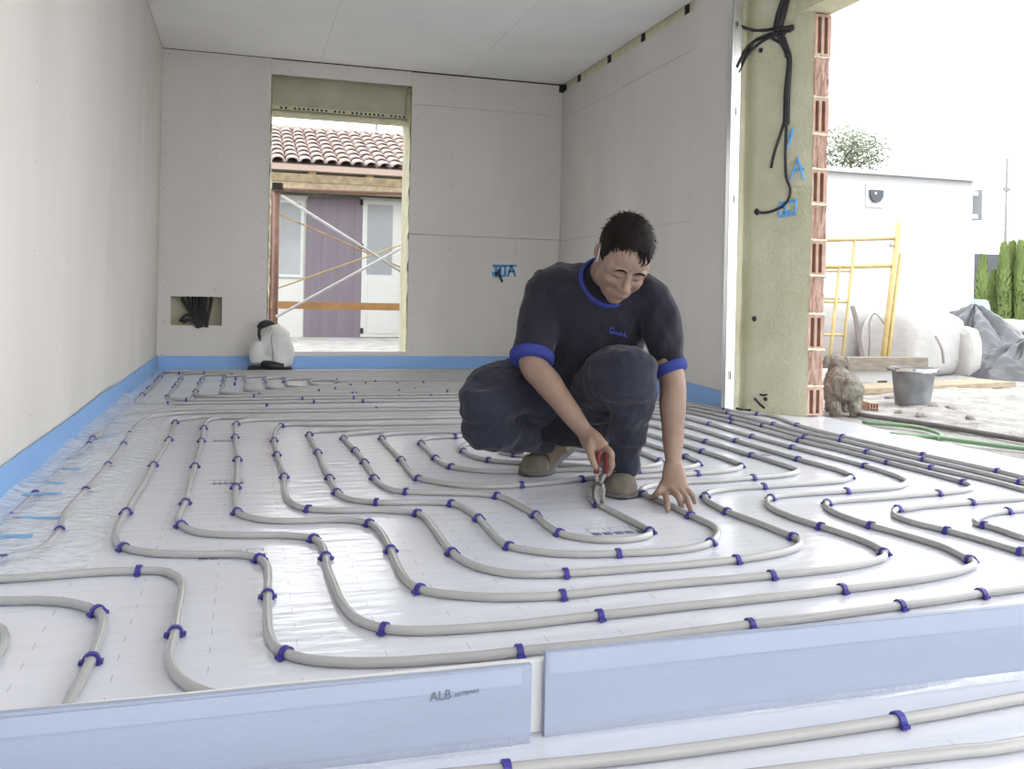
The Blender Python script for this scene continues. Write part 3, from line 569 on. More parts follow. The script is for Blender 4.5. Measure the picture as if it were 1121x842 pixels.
far('grey pipe of the fourth far bend from the left wall', -.13, 6.80, 5.60, 'fourth bend from the left wall', 2.22, [(238.7,412),(238,416),(238,421),(247.5,432.7),(278,437-4),(472,433),(489,428)])
far('grey pipe of the fifth far bend from the left wall', .01, 6.72, 5.72, 'fifth bend from the left wall', 2.12, [(258,414),(257,420),(283.7,431.5),(390,431),(350,428.5)])
far('grey pipe of the sixth far bend from the left wall', .145, 6.62, 5.84, 'sixth bend from the left wall', 2.02, [(285,414),(284,419),(287,426.7),(437,428)])
far('grey pipe of the seventh far bend from the left wall', .27, 6.52, 5.95, 'seventh bend from the left wall', 1.92, [(319,414),(308,417),(316.6,425),(435,420),(454,426)])
far('grey pipe of the eighth far bend, next to the innermost', .43, 6.42, 6.06, 'eighth bend next to the innermost', 1.8, [(369,416),(367,425.5),(411,417.5)], rad=.1)
far('grey pipe of the innermost far bend', .60, 6.34, 6.17, 'innermost bend', 1.7, [(384,421.5),(401,420),(464,419)], rad=.06)
# front floor
pipe('grey pipe crossing the front floor just before the plain blue strip', [(-.6,1.13,'w'),(0,1.13,'w'),(554,843,1),(740,823),(983,788.5,1),(1121,764),(1.6,1.14,'w'),(2.6,1.14,'w')], 'blue plastic clip on the front floor pipe before the blue strip', 'clips on the front floor pipe', start=' from the left')
pipe('grey pipe at the bottom right corner of the picture', [(0.2,1.02,'w'),(.6,1.02,'w'),(1031,825),(1121,814),(1.6,1.015,'w'),(2.6,1.01,'w')])

# prints on the film: a row of boxes over a row of blocks, seen upside down
def stamp(c, wd, parent=floor, m='print_blue'):
    x0, y0 = c; mb = MB(); z = .0008
    def quad(xa, xb, ya, yb2, sk=0): mb.add([(x0+xa, y0+ya, z), (x0+xb, y0+ya, z), (x0+xb+sk, y0+yb2, z), (x0+xa+sk, y0+yb2, z)], [(0,1,2,3)])
    n = 6; cw = wd/n
    for i in range(n):
        a = i*cw+cw*.1; b = (i+1)*cw-cw*.1
        for k in range(3): quad(a+(b-a)*k/3, a+(b-a)*(k+.7)/3, .0, .030)
        quad(a, b, .012, .018)
    for i in range(3):
        a = i*wd/3+.004; b = (i+1)*wd/3-.008
        quad(a, b, .070, .0725); quad(a, a+.0025, .042, .0715); quad(b-.0025, b, .048, .0715)
    mb.build('film_print', m, parent)
for (u, v), w in (((216,614), .155), ((650,587), .185), ((233,484), .10), ((232,531), .10), ((812,500), .14)):
    p = FL(u, v); stamp((p.x, p.y), w, m='print_dark' if v < 540 else 'print_blue')

# crinkled clear film lapping from the left wall on to the floor, and bits of blue tape
def cf(u, v):
    y = 2.1+u*3.4; x = XL+.012+v*(.30+.05*nz((y, 0, 0), 1.5))
    z = .018*max(0, (1-v*6))+.013+.011*nz((x*3, y*1.2, 0), 3.2)+.006*abs(nz((x*2, y*1.4, 2), 11))
    return (x, y, max(.0012 if v > .96 else .003, z*(1-.85*v**4)+(.010*(1-abs(v*2-1))*.3)))
thing(MB().grid(cf, 170, 26).build('clear_film', 'clear_film', smooth=True), 'crinkled clear plastic film lapping over the pipes along the left wall', 'film')
def cf2(u, v):
    x = -.52+u*1.0; y = 4.66+v*.42; return (x, y, .0225+.006*nz((x*2, y*3, 4), 4)+.004*abs(nz((x, y, 1), 12)))
for k_, (u, v, w, l) in enumerate(((10,587,.10,.03),(46,565,.10,.022),(46,540,.10,.026),(60,529,.055,.02),(78,511,.06,.02),(93,497,.06,.018),(114,477,.10,.018),(128,462,.06,.018))):
    p = FL(u, v, .02)
    def tp(a, b):
        x = p.x+(a-.5)*w+.004*nz((a*3, b, k_), 2); y = p.y+(b-.5)*l+.01*(a-.5); q = cf((y-2.1)/3.4, max(0, min(1, (x-XL-.012)/(.30+.05*nz((y, 0, 0), 1.5)))))
        return (x, y, q[2]+.0025)
    thing(MB().grid(tp, 14, 4).build('tape_strip', 'tape', smooth=True), 'blue tape strip on the clear film by the left wall, '+ORD[k_]+' from the camera', 'tape', 'blue tape strips by the left wall')
# ------------------------------------------------------------------ outdoors
GZ = -.03
mat('ground', (0.23, 0.222, 0.21), 0.95, 0.1, 0.1, 5.5, 0.8, 22, col2=(0.40, 0.392, 0.38), dist=.03)
mat('concrete', (0.45, 0.44, 0.42), 0.9, 0.2, 0.15, 12, 0.4, 40)
mat('booth_white', (0.50, 0.505, 0.515), 0.5, 0.4, 0.02, 2)
mat('grey_metal', (0.42, 0.44, 0.46), 0.45, 0.5, 0.08, 6, metal=.3)
mat('pole_grey', (0.22, 0.22, 0.23), 0.6, 0.3, 0.05)
mat('scaf_yellow', (0.42, 0.33, 0.14), 0.5, 0.4, 0.12, 14)
mat('bag_white', (0.44, 0.435, 0.43), 0.8, 0.2, 0.05, 5, 0.5, 14, dist=.02)
mat('strap', (0.25, 0.22, 0.22), 0.8, 0.2, 0.1)
mat('timber', (0.32, 0.265, 0.19), 0.85, 0.2, 0.2, 8, 0.3, 30, stretch=(1,8,8))
mat('timber_grey', (0.22, 0.195, 0.165), 0.9, 0.1, 0.25, 8, 0.4, 30, stretch=(1,8,8))
mat('tarp', (0.05, 0.052, 0.06), 0.36, 0.5, 0.2, 4, 0.4, 12, col2=(0.085, 0.087, 0.098), dist=.02)
mat('bucket', (0.13, 0.14, 0.155), 0.7, 0.3, 0.1, 9, 0.2, 60, col2=(0.27, 0.28, 0.29))
mat('cement', (0.55, 0.55, 0.54), 0.9, 0.1, 0.1, 30, 0.8, 40)
mat('leaf', (0.12, 0.17, 0.05), 0.7, 0.3, 0.2, 1.5, col2=(0.22, 0.29, 0.10))
mat('leaf_pale', (0.15, 0.175, 0.115), 0.8, 0.2, 0.2, 1.0, col2=(0.24, 0.27, 0.185))
mat('bark', (0.30, 0.25, 0.19), 0.9, 0.1, 0.2, 8)
mat('fence_dark', (0.11, 0.115, 0.13), 0.9, 0.1, 0.1)
mat('hill', (0.42, 0.44, 0.46), 0.95, 0.0, 0.08, .05)  # distance haze mixed into the base colour
mat('hose_green', (0.17, 0.30, 0.16), 0.5, 0.4, 0.1)
mat('cable_grey', (0.16, 0.15, 0.15), 0.7, 0.3, 0.2, 20)
mat('sky_blue_bag', (0.30, 0.48, 0.70), 0.6, 0.3, 0.1)
mat('stone', (0.27, 0.255, 0.235), 0.95, 0.1, 0.2, 20, 0.5, 30)
mat('roof_tile', (0.30, 0.235, 0.21), 0.9, 0.2, 0.2, 5, 0.2, 40, col2=(0.38, 0.315, 0.29))
mat('render_wall', (0.42, 0.38, 0.32), 0.9, 0.1, 0.05)
mat('gutter', (0.33, 0.25, 0.21), 0.6, 0.3, 0.06)
mat('beam_wood', (0.36, 0.26, 0.14), 0.8, 0.2, 0.2, 6, 0.2, 30, stretch=(1,6,6))
mat('chip_board', (0.38, 0.31, 0.22), 0.9, 0.1, 0.25, 16, 0.3, 40)
mat('purple', (0.15, 0.125, 0.15), 0.6, 0.3, 0.06, 4, stretch=(6,1,.4))
mat('pvc_white', (0.44, 0.445, 0.43), 0.45, 0.4, 0.02)
mat('glass_grey', (0.22, 0.235, 0.25), 0.12, 0.6, 0.1, 1.5)
mat('scaf_brown', (0.20, 0.115, 0.095), 0.6, 0.3, 0.2, 14)
mat('scaf_white', (0.48, 0.47, 0.50), 0.5, 0.4, 0.08)
mat('scaf_orange', (0.42, 0.23, 0.11), 0.6, 0.3, 0.12, 10)
S('ground', MB().box((-60, -40, GZ-.3), (90, 260, GZ)), 'ground', 'pale sandy building-site ground outside', 'ground')
def gr(u, v):
    x = 3.06+u*9; y = 1.5+v*8.4; e = min(1, 12*u, 12*v, 12*(1-u), 12*(1-v))
    return (x, y, GZ+.002+e*max(0, .012+.03*nz((x, y, 0), .9)+.02*nz((x, y, 3), 4)+.012*nz((x, y, 8), 13)))
S('ground_rubble', MB().grid(gr, 130, 120), 'ground', 'lumpy pale rubble and sand outside the opening', 'ground')
random.seed(11)
def rock(p, r, m='stone'):
    mb = MB().ball((0,0,0), r, seg=8, ring=6); o = random.uniform(0, 50)
    mb.v = [tuple(Vector(p)+Vector(v)*(1+.5*nz(v, 1.2/r[0], o))*1.0) for v in mb.v]; return mb.build('stone', m)
for u, v, r, lab in ((1022,446,.045,'dark grey stone beside the black bucket'),(1040,447,.04,'brownish stone right of the black bucket'),(975,436,.04,'small stone left of the black bucket'),(1008,455,.035,'stone in front of the black bucket'),(1062,458,.03,'lone pale stone on the sand right of the bucket'),(984,452,.028,'pebble lying between the dog and the bucket')):
    p = FL(u, v, GZ+.02); thing(rock(p, (r, r*.8, r*.6)), lab, 'stone')
# bucket
p = FL(999, 446, GZ); bk = empty('rubber_bucket', p, 'black rubber bucket smeared with cement standing on the rubble', 'bucket')
bp = MB().lathe([(.001,0),(.098,0),(.103,.01),(.108,.05),(.128,.235),(.136,.24),(.137,.252),(.130,.255),(.126,.24),(.105,.06),(.001,.05)], p, 28)
bp.v = [(x+.004*nz((x, y, z), 9), y+.004*nz((x, y, z), 9, 5), z) for x, y, z in bp.v]
bp.build('body', 'bucket', bk, smooth=True)
MB().lathe([(.001,.205),(.06,.212),(.118,.2)], p, 20).build('mortar', 'cement', bk, smooth=True)
for s in (-1, 1):
    q = p+cR*s*.135+Vector((0,0,.235)); MB().tube(catmull([q-cF*.04, q+cR*s*.028+Vector((0,0,.012)), q+cF*.04], .01), .010, 8).build('handle', 'bucket', bk, smooth=True)
def crust(u, v):
    w = 2*math.pi*u; r = .138+.004*nz((math.cos(w)*2, math.sin(w)*2, v), 3); return (p.x+math.cos(w)*r, p.y+math.sin(w)*r, p.z+.255-v*(.022+.022*max(0, nz((math.cos(w)*3, math.sin(w)*3, 1), 1.4))))
MB().grid(crust, 48, 3).build('cement_crust', 'cement', bk, smooth=True)
# red hollow brick on the ground
p = FL(957, 453, GZ); rb = empty('hollow_brick', p, 'small red hollow brick end lying on the ground near the dog', 'brick')
mb = MB(); wx, hz0 = .048, .062
ex = cR; 
def lbox(a, b): return [p+cR*q[0]+cF*q[1]+Vector((0,0,q[2])) for q in ((a[0],a[1],a[2]),(b[0],a[1],a[2]),(b[0],b[1],a[2]),(a[0],b[1],a[2]),(a[0],a[1],b[2]),(b[0],a[1],b[2]),(b[0],b[1],b[2]),(a[0],b[1],b[2]))]
BF = [(0,3,2,1),(4,5,6,7),(0,1,5,4),(1,2,6,5),(2,3,7,6),(3,0,4,7)]
for i in range(4): x = -.024+i*.016; mb.add(lbox((x-.0025,0,0),(x+.0025,.2,.062)), BF)
for j in range(3): z = j*.029; mb.add(lbox((-.0265,0,z),(.0265,.2,z+.005)), BF)
mb.build('shell', 'brick', rb); MB().add(lbox((-.022,.02,.004),(.022,.19,.058)), BF).build('core', 'brick_dark', rb)
# hoses and cable on the ground
def ground_line(name, pts, r, m, label, cat):
    P = catmull([FL(u, v, GZ+.016+r) for u, v in pts], .06); thing(MB().tube(P, r, 8).build(name, m, smooth=True), label, cat)
ground_line('garden_hose', [(945,462),(952,463.2),(984,465.5),(1009,469),(1024,473),(1031,477),(1026,480)], .010, 'hose_green', 'short green hose end curling on the ground', 'hose')
ground_line('garden_hose', [(975,475),(988,477),(1020,478.5),(1052,482.8),(1085,487),(1121,491.5),(1170,498)], .010, 'hose_green', 'long green hose lying outside along the floor edge', 'hose')
ground_line('site_cable', [(940,453.5),(949.5,455.4),(988,460.3),(1031,466.8),(1073.7,474),(1121,481.7),(1180,490)], .014, 'cable_grey', 'thick dark cable lying across the site ground', 'cable')
# timber, slab and plank between bags and bucket
a = FL(896, 436, GZ); b = FL(1112, 425, GZ); t = (b-a).normalized(); n = Vector((-t.y, t.x, 0))
def slab(name, a, b, z0, z1, dp, m, label, cat):
    a = Vector(a); b = Vector(b); a.z = b.z = 0; t = (b-a).normalized(); n = Vector((-t.y, t.x, 0)); vs = []
    for z in (z0, z1): vs += [a+Vector((0,0,z)), b+Vector((0,0,z)), b+n*dp+Vector((0,0,z)), a+n*dp+Vector((0,0,z))]
    o = MB().add(vs, BF).build(name, m); thing(o, label, cat); return o
slab('plank', a, b, GZ+.01, GZ+.05, .30, 'timber', 'long flat plank lying on the ground behind the bucket', 'plank')
d0 = 6.95
slab('foam_block', U(900, 415, d0), U(1014, 412, d0+.25), GZ+.052, .105, .2, 'booth_white', 'white slab on the plank under the timber beam', 'slab')
slab('timber_beam', U(924, 400, d0-.02), U(1016, 398, d0+.2), .107, .205, .16, 'timber_grey', 'weathered timber beam in front of the white bulk bags', 'beam')
# bulk bags
def bag(c, sx, sy, sz, yaw, label, seed, straps):
    e = empty('bulk_bag', c, label, 'bag', 'white bulk bags by the booth'); mb = MB().ball((0,0,0), 1, seg=40, ring=26); R = Matrix.Rotation(yaw, 3, 'Z'); V = []
    for v in mb.v:
        q = Vector(v); q = Vector([math.copysign(abs(k)**.42, k) for k in q]); m = max(abs(q.x), abs(q.y), abs(q.z), .01)
        w = 1+.06*nz(v, 2.2, seed)+.03*nz((v[0]*3, v[1]*3, v[2]), 3, seed)
        z = (q.z*.5+.5); bul = 1+.12*math.sin(math.pi*z)
        V.append(c+R @ Vector((q.x*sx*w*bul, q.y*sy*w*bul, 0))+Vector((0,0,max(0, z*sz*(1+.10*nz((v[0], v[1], seed), 1.6))))))
    mb.v = [tuple(v) for v in V]; body = mb.build('body', 'bag_white', e, smooth=True)
    for pts, wd in straps:
        P = catmull([U(*q) for q in pts], .03); MB().tube(P, [(wd, .006)]*len(P), 6, side=cR).build('strap', 'strap', e)
c1 = U(918, 400, 8.9); c1.z = GZ
bag(c1, .33, .33, .74, .3, 'upright white bulk bag behind the yellow scaffold frame', 3, [([(933,335,8.0),(937,350,7.98),(941,375,7.98),(945,394,8.0)], .022)])
c2 = U(998, 400, 8.25); c2.z = GZ
bag(c2, .34, .31, .60, .15, 'squat white bulk bag with dark straps in front of the booth', 9, [([(951,394,7.75),(952,372,7.74),(952,352,7.78),(958,343,7.85),(966,352,7.75),(974,359,7.74)], .009), ([(1024,368,7.8),(1031,382,7.76),(1033,398,7.78)], .012)])
c3 = U(1047, 400, 8.15); c3.z = GZ
bag(c3, .075, .2, .47, .1, 'narrow white bulk bag leaning against the dark tarpaulin', 15, [])
# yellow scaffold frame leaning on the booth
dl = lambda v: 7.45+(402-v)/150*.45
sf = empty('leaning_scaffold', U(965, 402, dl(402)), 'yellow scaffold frame leaning against the white booth', 'scaffold')
def sbar(name, a, b, r): MB().tube([U(a[0], a[1], dl(a[1])), U(b[0], b[1], dl(b[1]))], r, 10).build(name, 'scaf_yellow', sf, smooth=True)
def gpt(a, b):                                          # extend the post a-b down to the ground
    A, B = U(a[0], a[1], dl(a[1])), U(b[0], b[1], dl(b[1])); t = (GZ-A.z)/(B.z-A.z); return A, A+(B-A)*t
for a, b, r in (((984,245),(966,400),.024), ((986,278),(973,385),.016), ((936,263),(922,395),.014), ((919,293),(908,395),.014)):
    A, B = gpt(a, b); MB().tube([A, B], r, 10).build('post', 'scaf_yellow', sf, smooth=True)
for a, b, r in (((870,264),(982,261),.016), ((870,293),(979,291),.018), ((870,297),(933,297),.010), ((880,326),(919,327),.010), ((880,330),(930,331),.010), ((880,366),(925,367),.012)): sbar('rung', a, b, r)
MB().ball(U(976, 268, dl(268)), .022, seg=8, ring=6).build('lock_pin', 'grey_metal', sf)
# white booth
by0 = 10.0; bx1 = OY(1062, 250, by0).x
bo = empty('site_booth', (bx1-2, by0, GZ), 'white prefabricated site booth with a small round vent', 'booth')
MB().box((bx1-5.5, by0, GZ), (bx1, by0+2.3, 2.33)).build('body', 'booth_white', bo)
MB().box((bx1-5.6, by0-.10, 2.335), (bx1+.08, by0+2.4, 2.375)).build('roof', 'booth_white', bo)
MB().box((bx1-5.6, by0-.102, 2.322), (bx1+.08, by0-.06, 2.34)).build('roof_edge', 'grey_metal', bo)
vc = OY(957, 214, by0); MB().box((vc.x-.14, by0-.02, vc.z-.16), (vc.x+.14, by0, vc.z+.14)).build('vent_frame', 'booth_white', bo)
mb = MB(); n = 16; ring = [(vc.x-.10, vc.z+.065), (vc.x+.10, vc.z+.065)]+[(vc.x+.10*math.cos(w), vc.z-.0+.02+.115*-abs(math.sin(w))) for w in [math.pi*k/n for k in range(n+1)]]
mb.add([(x, by0-.024, z) for x, z in ring]+[(x, by0-.06, z) for x, z in ring], [tuple(range(len(ring)-1,-1,-1)), tuple(range(len(ring), 2*len(ring)))]+[(i, (i+1) % len(ring), (i+1) % len(ring)+len(ring), i+len(ring)) for i in range(len(ring))]); mb.build('vent_hood', 'fence_dark', bo)
MB().ball((vc.x-.025, by0-.062, vc.z+.02), (.02,.01,.02), seg=8, ring=6).build('vent_knob', 'booth_white', bo)
MB().tube([(bx1+.03, by0+.06, GZ), (bx1+.03, by0+.06, 1.25)], .035, 10).build('downpipe', 'grey_metal', bo, smooth=True)
MB().box((bx1, by0+.02, 1.25), (bx1+.05, by0+.12, 2.33)).build('corner_post', 'booth_white', bo)
for v in (212, 237): q = OY(1066, v, by0+.05); MB().box((bx1, by0+.03, q.z-.03), (bx1+.16, by0+.08, q.z+.03)).build('bracket', 'grey_metal', bo)
q0, q1 = OY(1074, 207, by0+.05), OY(1076, 241, by0+.05); MB().cbox((q0.x-.02, by0, q1.z), (q0.x+.06, by0+.3, q0.z), .01).build('side_panel', 'grey_metal', bo)
# dark tarpaulins
def tarp(c, R, h, seed, label, asym=(1,1)):
    def fn(u, v):
        w = 2*math.pi*u; rid = abs(math.sin(w*3.5+seed+1.2*nz((math.cos(w), math.sin(w), seed), 1.5)))
        pr = (1-v)**.72; r = R*(v**.85)*(1+.16*nz((math.cos(w)*1.3, math.sin(w)*1.3, seed), 1.3))
        z = h*(1-v**1.35)*(1-.22*(1-rid)*min(1, 3*v)*(1-v)*2)+.05*h*nz((math.cos(w)*r*4, math.sin(w)*r*4, seed), 2.5)+.04*abs(nz((math.cos(w)*r*3, math.sin(w)*r*3, seed+3), 4.5))
        if v > .97: z = .004
        return (c.x+math.cos(w)*r*asym[0]*(1+.05*rid), c.y+math.sin(w)*r*asym[1], GZ+max(.004, z))
    thing(MB().grid(fn, 110, 30).build('tarpaulin', 'tarp', smooth=True), label, 'tarpaulin')
c = U(1066, 400, 9.2); tarp(c, .78, .66, 2.0, 'tall peaked heap under a dark grey plastic tarpaulin', (1.0, .8))
c = U(1122, 400, 8.1); tarp(c, .50, .36, 5.3, 'low crumpled dark tarpaulin in front of the taller heap', (1.2, .75))
# sacks and blue bag behind the tarps
def sack(c, s, yaw, m, label, seed, cat='sack', group=None):
    mb = MB().ball((0,0,0), 1, seg=18, ring=12); R = Matrix.Rotation(yaw, 3, 'Z')
    mb.v = [tuple(Vector(c)+R @ Vector([math.copysign(abs(k)**.6, k)*s[i]*(1+.08*nz(v, 1.8, seed)) for i, k in enumerate(v)])+Vector((0,0,s[2]))) for v in mb.v]
    thing(mb.build('sack', m, smooth=True), label, cat, group)
for i, (u, dz, lab) in enumerate(((1096, 0, 'white cement sack at the bottom of the pile behind the tarpaulin'), (1128, 0, 'white cement sack at the far right foot of the pile'), (1093, .17, 'white sack in the middle layer behind the tarpaulin peak'), (1122, .17, 'white sack in the middle layer at the right picture edge'), (1098, .34, 'topmost white sack behind the tarpaulin peak'), (1121, .33, 'topmost white sack at the right picture edge'))):
    c = U(u, 400, 10.6); sack((c.x, c.y, GZ+dz+(.16 if dz == 0 else .16)-.16), (.155, .24, .088), .05*i, 'bag_white', lab, i)
for i in range(2):
    c = U(1100+22*i, 400, 10.6)
c = U(1071, 400, 10.15); sack((c.x, c.y, GZ), (.13, .1, .37), .3, 'sky_blue_bag', 'upright light blue plastic bag behind the tarpaulin peak', 8, 'bag')
# hedge, fence, pole, hill and tree beyond
def cypress(c, r, h, seed, label):
    e = empty('cypress', c, label, 'tree', 'cypress hedge beyond the booth'); rng = random.Random(seed); mb = MB()
    for i in range(2200):
        z = rng.random()**.8; w = rng.random()*6.283; rr = r*min(1, 1.15*(1-z)**.45+.05)*(.70+.5*rng.random())
        q = Vector((c.x+math.cos(w)*rr, c.y+math.sin(w)*rr, GZ+.05+z*h)); s = .10*(.6+.8*rng.random())
        t = Vector((math.cos(w)*.35, math.sin(w)*.35, 1)).normalized(); a = Vector((-math.sin(w), math.cos(w), 0))
        mb.add([q-a*s*.35, q+a*s*.35, q+t*s*1.3], [(0,1,2)])
    mb.build('foliage', 'leaf', e); MB().tube([(c.x, c.y, GZ), (c.x, c.y, GZ+h*.85)], [r*.55, r*.12], 8).build('trunk', 'bark', e)
for i, (u, h, lab) in enumerate(((1075, 1.75, 'thin pointed cypress next to the booth corner'), (1087, 1.35, 'lowest cypress in front of the dark fence'), (1098, 2.1, 'first full cypress of the trimmed hedge'), (1107, 2.15, 'second full cypress of the trimmed hedge'), (1116, 2.15, 'third full cypress at the right picture edge'), (1125, 2.1, 'cypress cut off by the right picture edge'))):
    c = U(u, 337, 24.0+.3*(i % 2)); c.z = GZ; cypress(c, .165 if i > 1 else .14, h+.15, 30+i, lab)
a, b = U(1068, 300, 26), U(1150, 300, 26.5); fe = MB(); n_ = Vector((.02, .05, 0))
fe.add([(a.x, a.y, GZ), (b.x, b.y, GZ), (b.x, b.y, 2.15), (a.x, a.y, 2.15), (a.x, a.y+.06, GZ), (b.x, b.y+.06, GZ), (b.x, b.y+.06, 2.15), (a.x, a.y+.06, 2.15)], [(0,1,2,3),(7,6,5,4),(0,4,5,1),(1,5,6,2),(2,6,7,3),(3,7,4,0)])
thing(fe.build('screen_fence', 'fence_dark'), 'dark mesh screen fence behind the cypress hedge', 'fence')
c = U(1099, 337, 30); po = MB().tube([(c.x, c.y, GZ), (c.x, c.y, 5.6)], [.06, .035], 8); po.box((c.x-.12, c.y-.05, 4.5), (c.x+.12, c.y+.05, 4.62)); thing(po.build('lamp_pole', 'pole_grey', smooth=False), 'thin tall pole above the cypress hedge', 'pole')
def hill(u, v):
    p = U(1020+u*420, 336, 230); z = 26*math.sin(math.pi*min(1, .25+u*.75))*(1-abs(v*2-1)**2)*(.8+.25*nz((u*4, v, 0), 1)); return (p.x, p.y+(v-.5)*60, GZ+max(0, z))
S('hills', MB().grid(hill, 40, 8), 'hill', 'distant hill beyond the hedge, haze painted into its colour', 'hill', smooth=True)
def leafy(c, h, r, label, seed, n, s):
    e = empty('tree', c, label, 'tree'); rng = random.Random(seed); mb = MB(); cz = h-r*.75
    for i in range(n):
        q = Vector((rng.gauss(0,1), rng.gauss(0,1), rng.gauss(0,1))); q = q.normalized()*(rng.random()**.45); q = Vector((c.x+q.x*r, c.y+q.y*r, cz+q.z*r*.75))
        a = Vector((rng.gauss(0,1), rng.gauss(0,1), rng.gauss(0,1))).normalized(); b = a.orthogonal().normalized(); k = s*(.5+rng.random())
        mb.add([q, q+a*k+b*k*.22, q+a*k*2, q+a*k-b*k*.22], [(0,1,2,3)])
    mb.build('foliage', 'leaf_pale', e); tr = MB().tube([(c.x, c.y, GZ), (c.x, c.y, cz-r*.2)], [.09, .03], 8)
    for k in range(7): w = k*.9; tr.tube([(c.x, c.y, cz-r*.3), (c.x+math.cos(w)*r*.6, c.y+math.sin(w)*r*.6, cz+r*.35*math.sin(k*1.7))], [.014, .005], 5)
    tr.build('trunk', 'bark', e)
c = U(928, 337, 22); c.z = GZ; leafy(c, 5.05, .95, 'sparse pale tree showing above the booth roof', 5, 3800, .075)
c = U(296, 320, 22); c.z = GZ; leafy(c, 4.75, .7, 'tree top showing beside the tiled roof', 6, 900, .07)

# ------------------------------------------------------------------ house across the yard, seen through the window
HY = 13.5
P_ = lambda u, v, Y=HY: OY(u, v, Y)
hs = empty('house', P_(365, 372), 'low house with pink roof tiles and a purple door beyond the window', 'house')
def hb(name, u0, v0, u1, v1, y0, y1, m, par=None, c=0.0):
    a, b = P_(u0, v0, HY), P_(u1, v1, HY); x0, x1 = sorted((a.x, b.x)); z0, z1 = sorted((a.z, b.z))
    return MB().box((x0, HY+y0, z0), (x1, HY+y1, z1)).build(name, m, par or hs)
MB().box((-3, HY+.12, GZ), (5, HY+.6, 2.6)).build('wall', 'render_wall', hs)
hb('window_frame', 300, 213, 334, 372, -.02, .10, 'pvc_white'); f = hb('window_sash', 304, 219, 331, 304, -.05, -.02, 'pvc_white'); hb('pane', 307, 222, 328, 300, -.056, -.05, 'glass_grey', f)
hb('window_sash', 300, 306, 331, 370, -.04, -.02, 'pvc_white')
dr = hb('door', 335, 217, 394.5, 370, -.01, .08, 'purple')
for i in range(10):
    u = 335.6+i*5.9; hb('board', u, 217.8, u+5.4, 369.4, -.045+.004*(i % 3), -.01, 'purple', dr)
for v in (222, 270, 362): hb('hinge', 394, v-3, 397, v+3, -.07, -.02, 'dark')
hb('door_frame', 394.8, 216, 440, 371, -.03, .10, 'pvc_white'); g = hb('door_leaf', 397, 219, 437, 369, -.06, -.03, 'pvc_white'); hb('pane', 402, 224, 428, 301, -.066, -.06, 'glass_grey', g); hb('panel', 402, 307, 434, 365, -.068, -.06, 'pvc_white', g)
hb('frame_head', 300, 209, 460, 216, -.04, .1, 'pvc_white'); hb('head_beam', 290, 205, 470, 213, -.14, .02, 'beam_wood')
hb('step', 290, 371, 470, 381, -.5, .12, 'concrete')
# eaves: gutter, fascia, rafter tails, tie beam
e0 = P_(297, 182.5, 12.9); 
MB().box((-3, 12.86, e0.z-.03), (5, 12.98, e0.z+.05)).build('gutter', 'gutter', hs); MB().box((-3, 12.98, e0.z+.0), (5, 13.62, e0.z+.04)).build('soffit', 'render_wall', hs)
for u in (342, 405, 280, 468): q = P_(u, 193, 13.0); MB().box((q.x-.05, 12.95, q.z-.06), (q.x+.05, 13.6, q.z+.09)).build('rafter_tail', 'beam_wood', hs)
tz = P_(297, 204, 13.2).z; MB().box((-3, 13.1, tz-.05), (5, 13.3, tz+.07)).build('tie_beam', 'chip_board', hs)
# roof tiles: barrel tiles in rows, each tile its own part
tl = MB(); n = 8
for k in range(2):
    for i in range(n+1):
        w = math.pi*i/n; R0 = .095 if k == 0 else .080
        for r_ in (R0, R0-.022): tl.v.append((-math.cos(w)*r_, k*.40, math.sin(w)*r_*.62+(.030 if k == 0 else .0)))
for i in range(n):
    a = i*2; b = (n+1)*2+i*2
    tl.f += [(a, b, b+2, a+2), (a+1, a+3, b+3, b+1), (a, a+2, a+3, a+1), (b, b+1, b+3, b+2)]
tme = tl.mesh('roof_tile'); tme.materials.append(MT['roof_tile']); pitch = math.radians(19)
rf = MB(); z0 = e0.z+.05; rf.add([(-3, 12.88, z0), (5, 12.88, z0), (5, 16.2, z0+3.32*math.tan(pitch)), (-3, 16.2, z0+3.32*math.tan(pitch))], [(0,1,2,3)]); rfo = rf.build('roof', 'roof_tile', hs)
for j in range(9):
    for i in range(16):
        o = link(bpy.data.objects.new('roof_tile', tme)); o.parent = rfo; s_ = j*.34
        o.location = Vector((-.15+i*.185+random.uniform(-.006,.006), 12.86+s_*math.cos(pitch), z0+.012+s_*math.sin(pitch)))-wloc(rfo); o.rotation_euler = (pitch, 0, random.uniform(-.02,.02))
for u, lab in ((408, 'left of two thin aerial poles above the tiled roof'), (438, 'right of two thin aerial poles above the tiled roof')):
    q = P_(u, 320, 17.5); thing(MB().tube([(q.x, q.y, GZ), (q.x, q.y, 5.2)], .03, 8).build('aerial_pole', 'pole_grey', smooth=True), lab, 'pole')
# scaffold standing outside the window
SYD = 8.75
sc_ = empty('scaffold', (OY(303, 350, SYD).x, SYD, GZ), 'brown scaffold with white cross braces standing outside the window', 'scaffold')
def sb(name, a, b, r, m, dy=0): MB().tube([OY(a[0], a[1], SYD+dy), OY(b[0], b[1], SYD+dy)], r, 10).build(name, m, sc_, smooth=True)
q = OY(301.5, 300, SYD); MB().tube([(q.x, SYD, GZ), (q.x+.0, SYD, OY(303, 204, SYD).z)], .030, 12).build('post', 'scaf_brown', sc_, smooth=True)
q2 = OY(295.5, 300, SYD+.25); MB().tube([(q2.x, SYD+.25, GZ), (q2.x, SYD+.25, OY(297, 206, SYD+.25).z)], .022, 12).build('post', 'scaf_brown', sc_, smooth=True)
q3 = OY(452, 300, SYD); MB().tube([(q3.x, SYD, GZ), (q3.x, SYD, OY(452, 206, SYD).z)], .030, 12).build('post', 'scaf_brown', sc_, smooth=True)
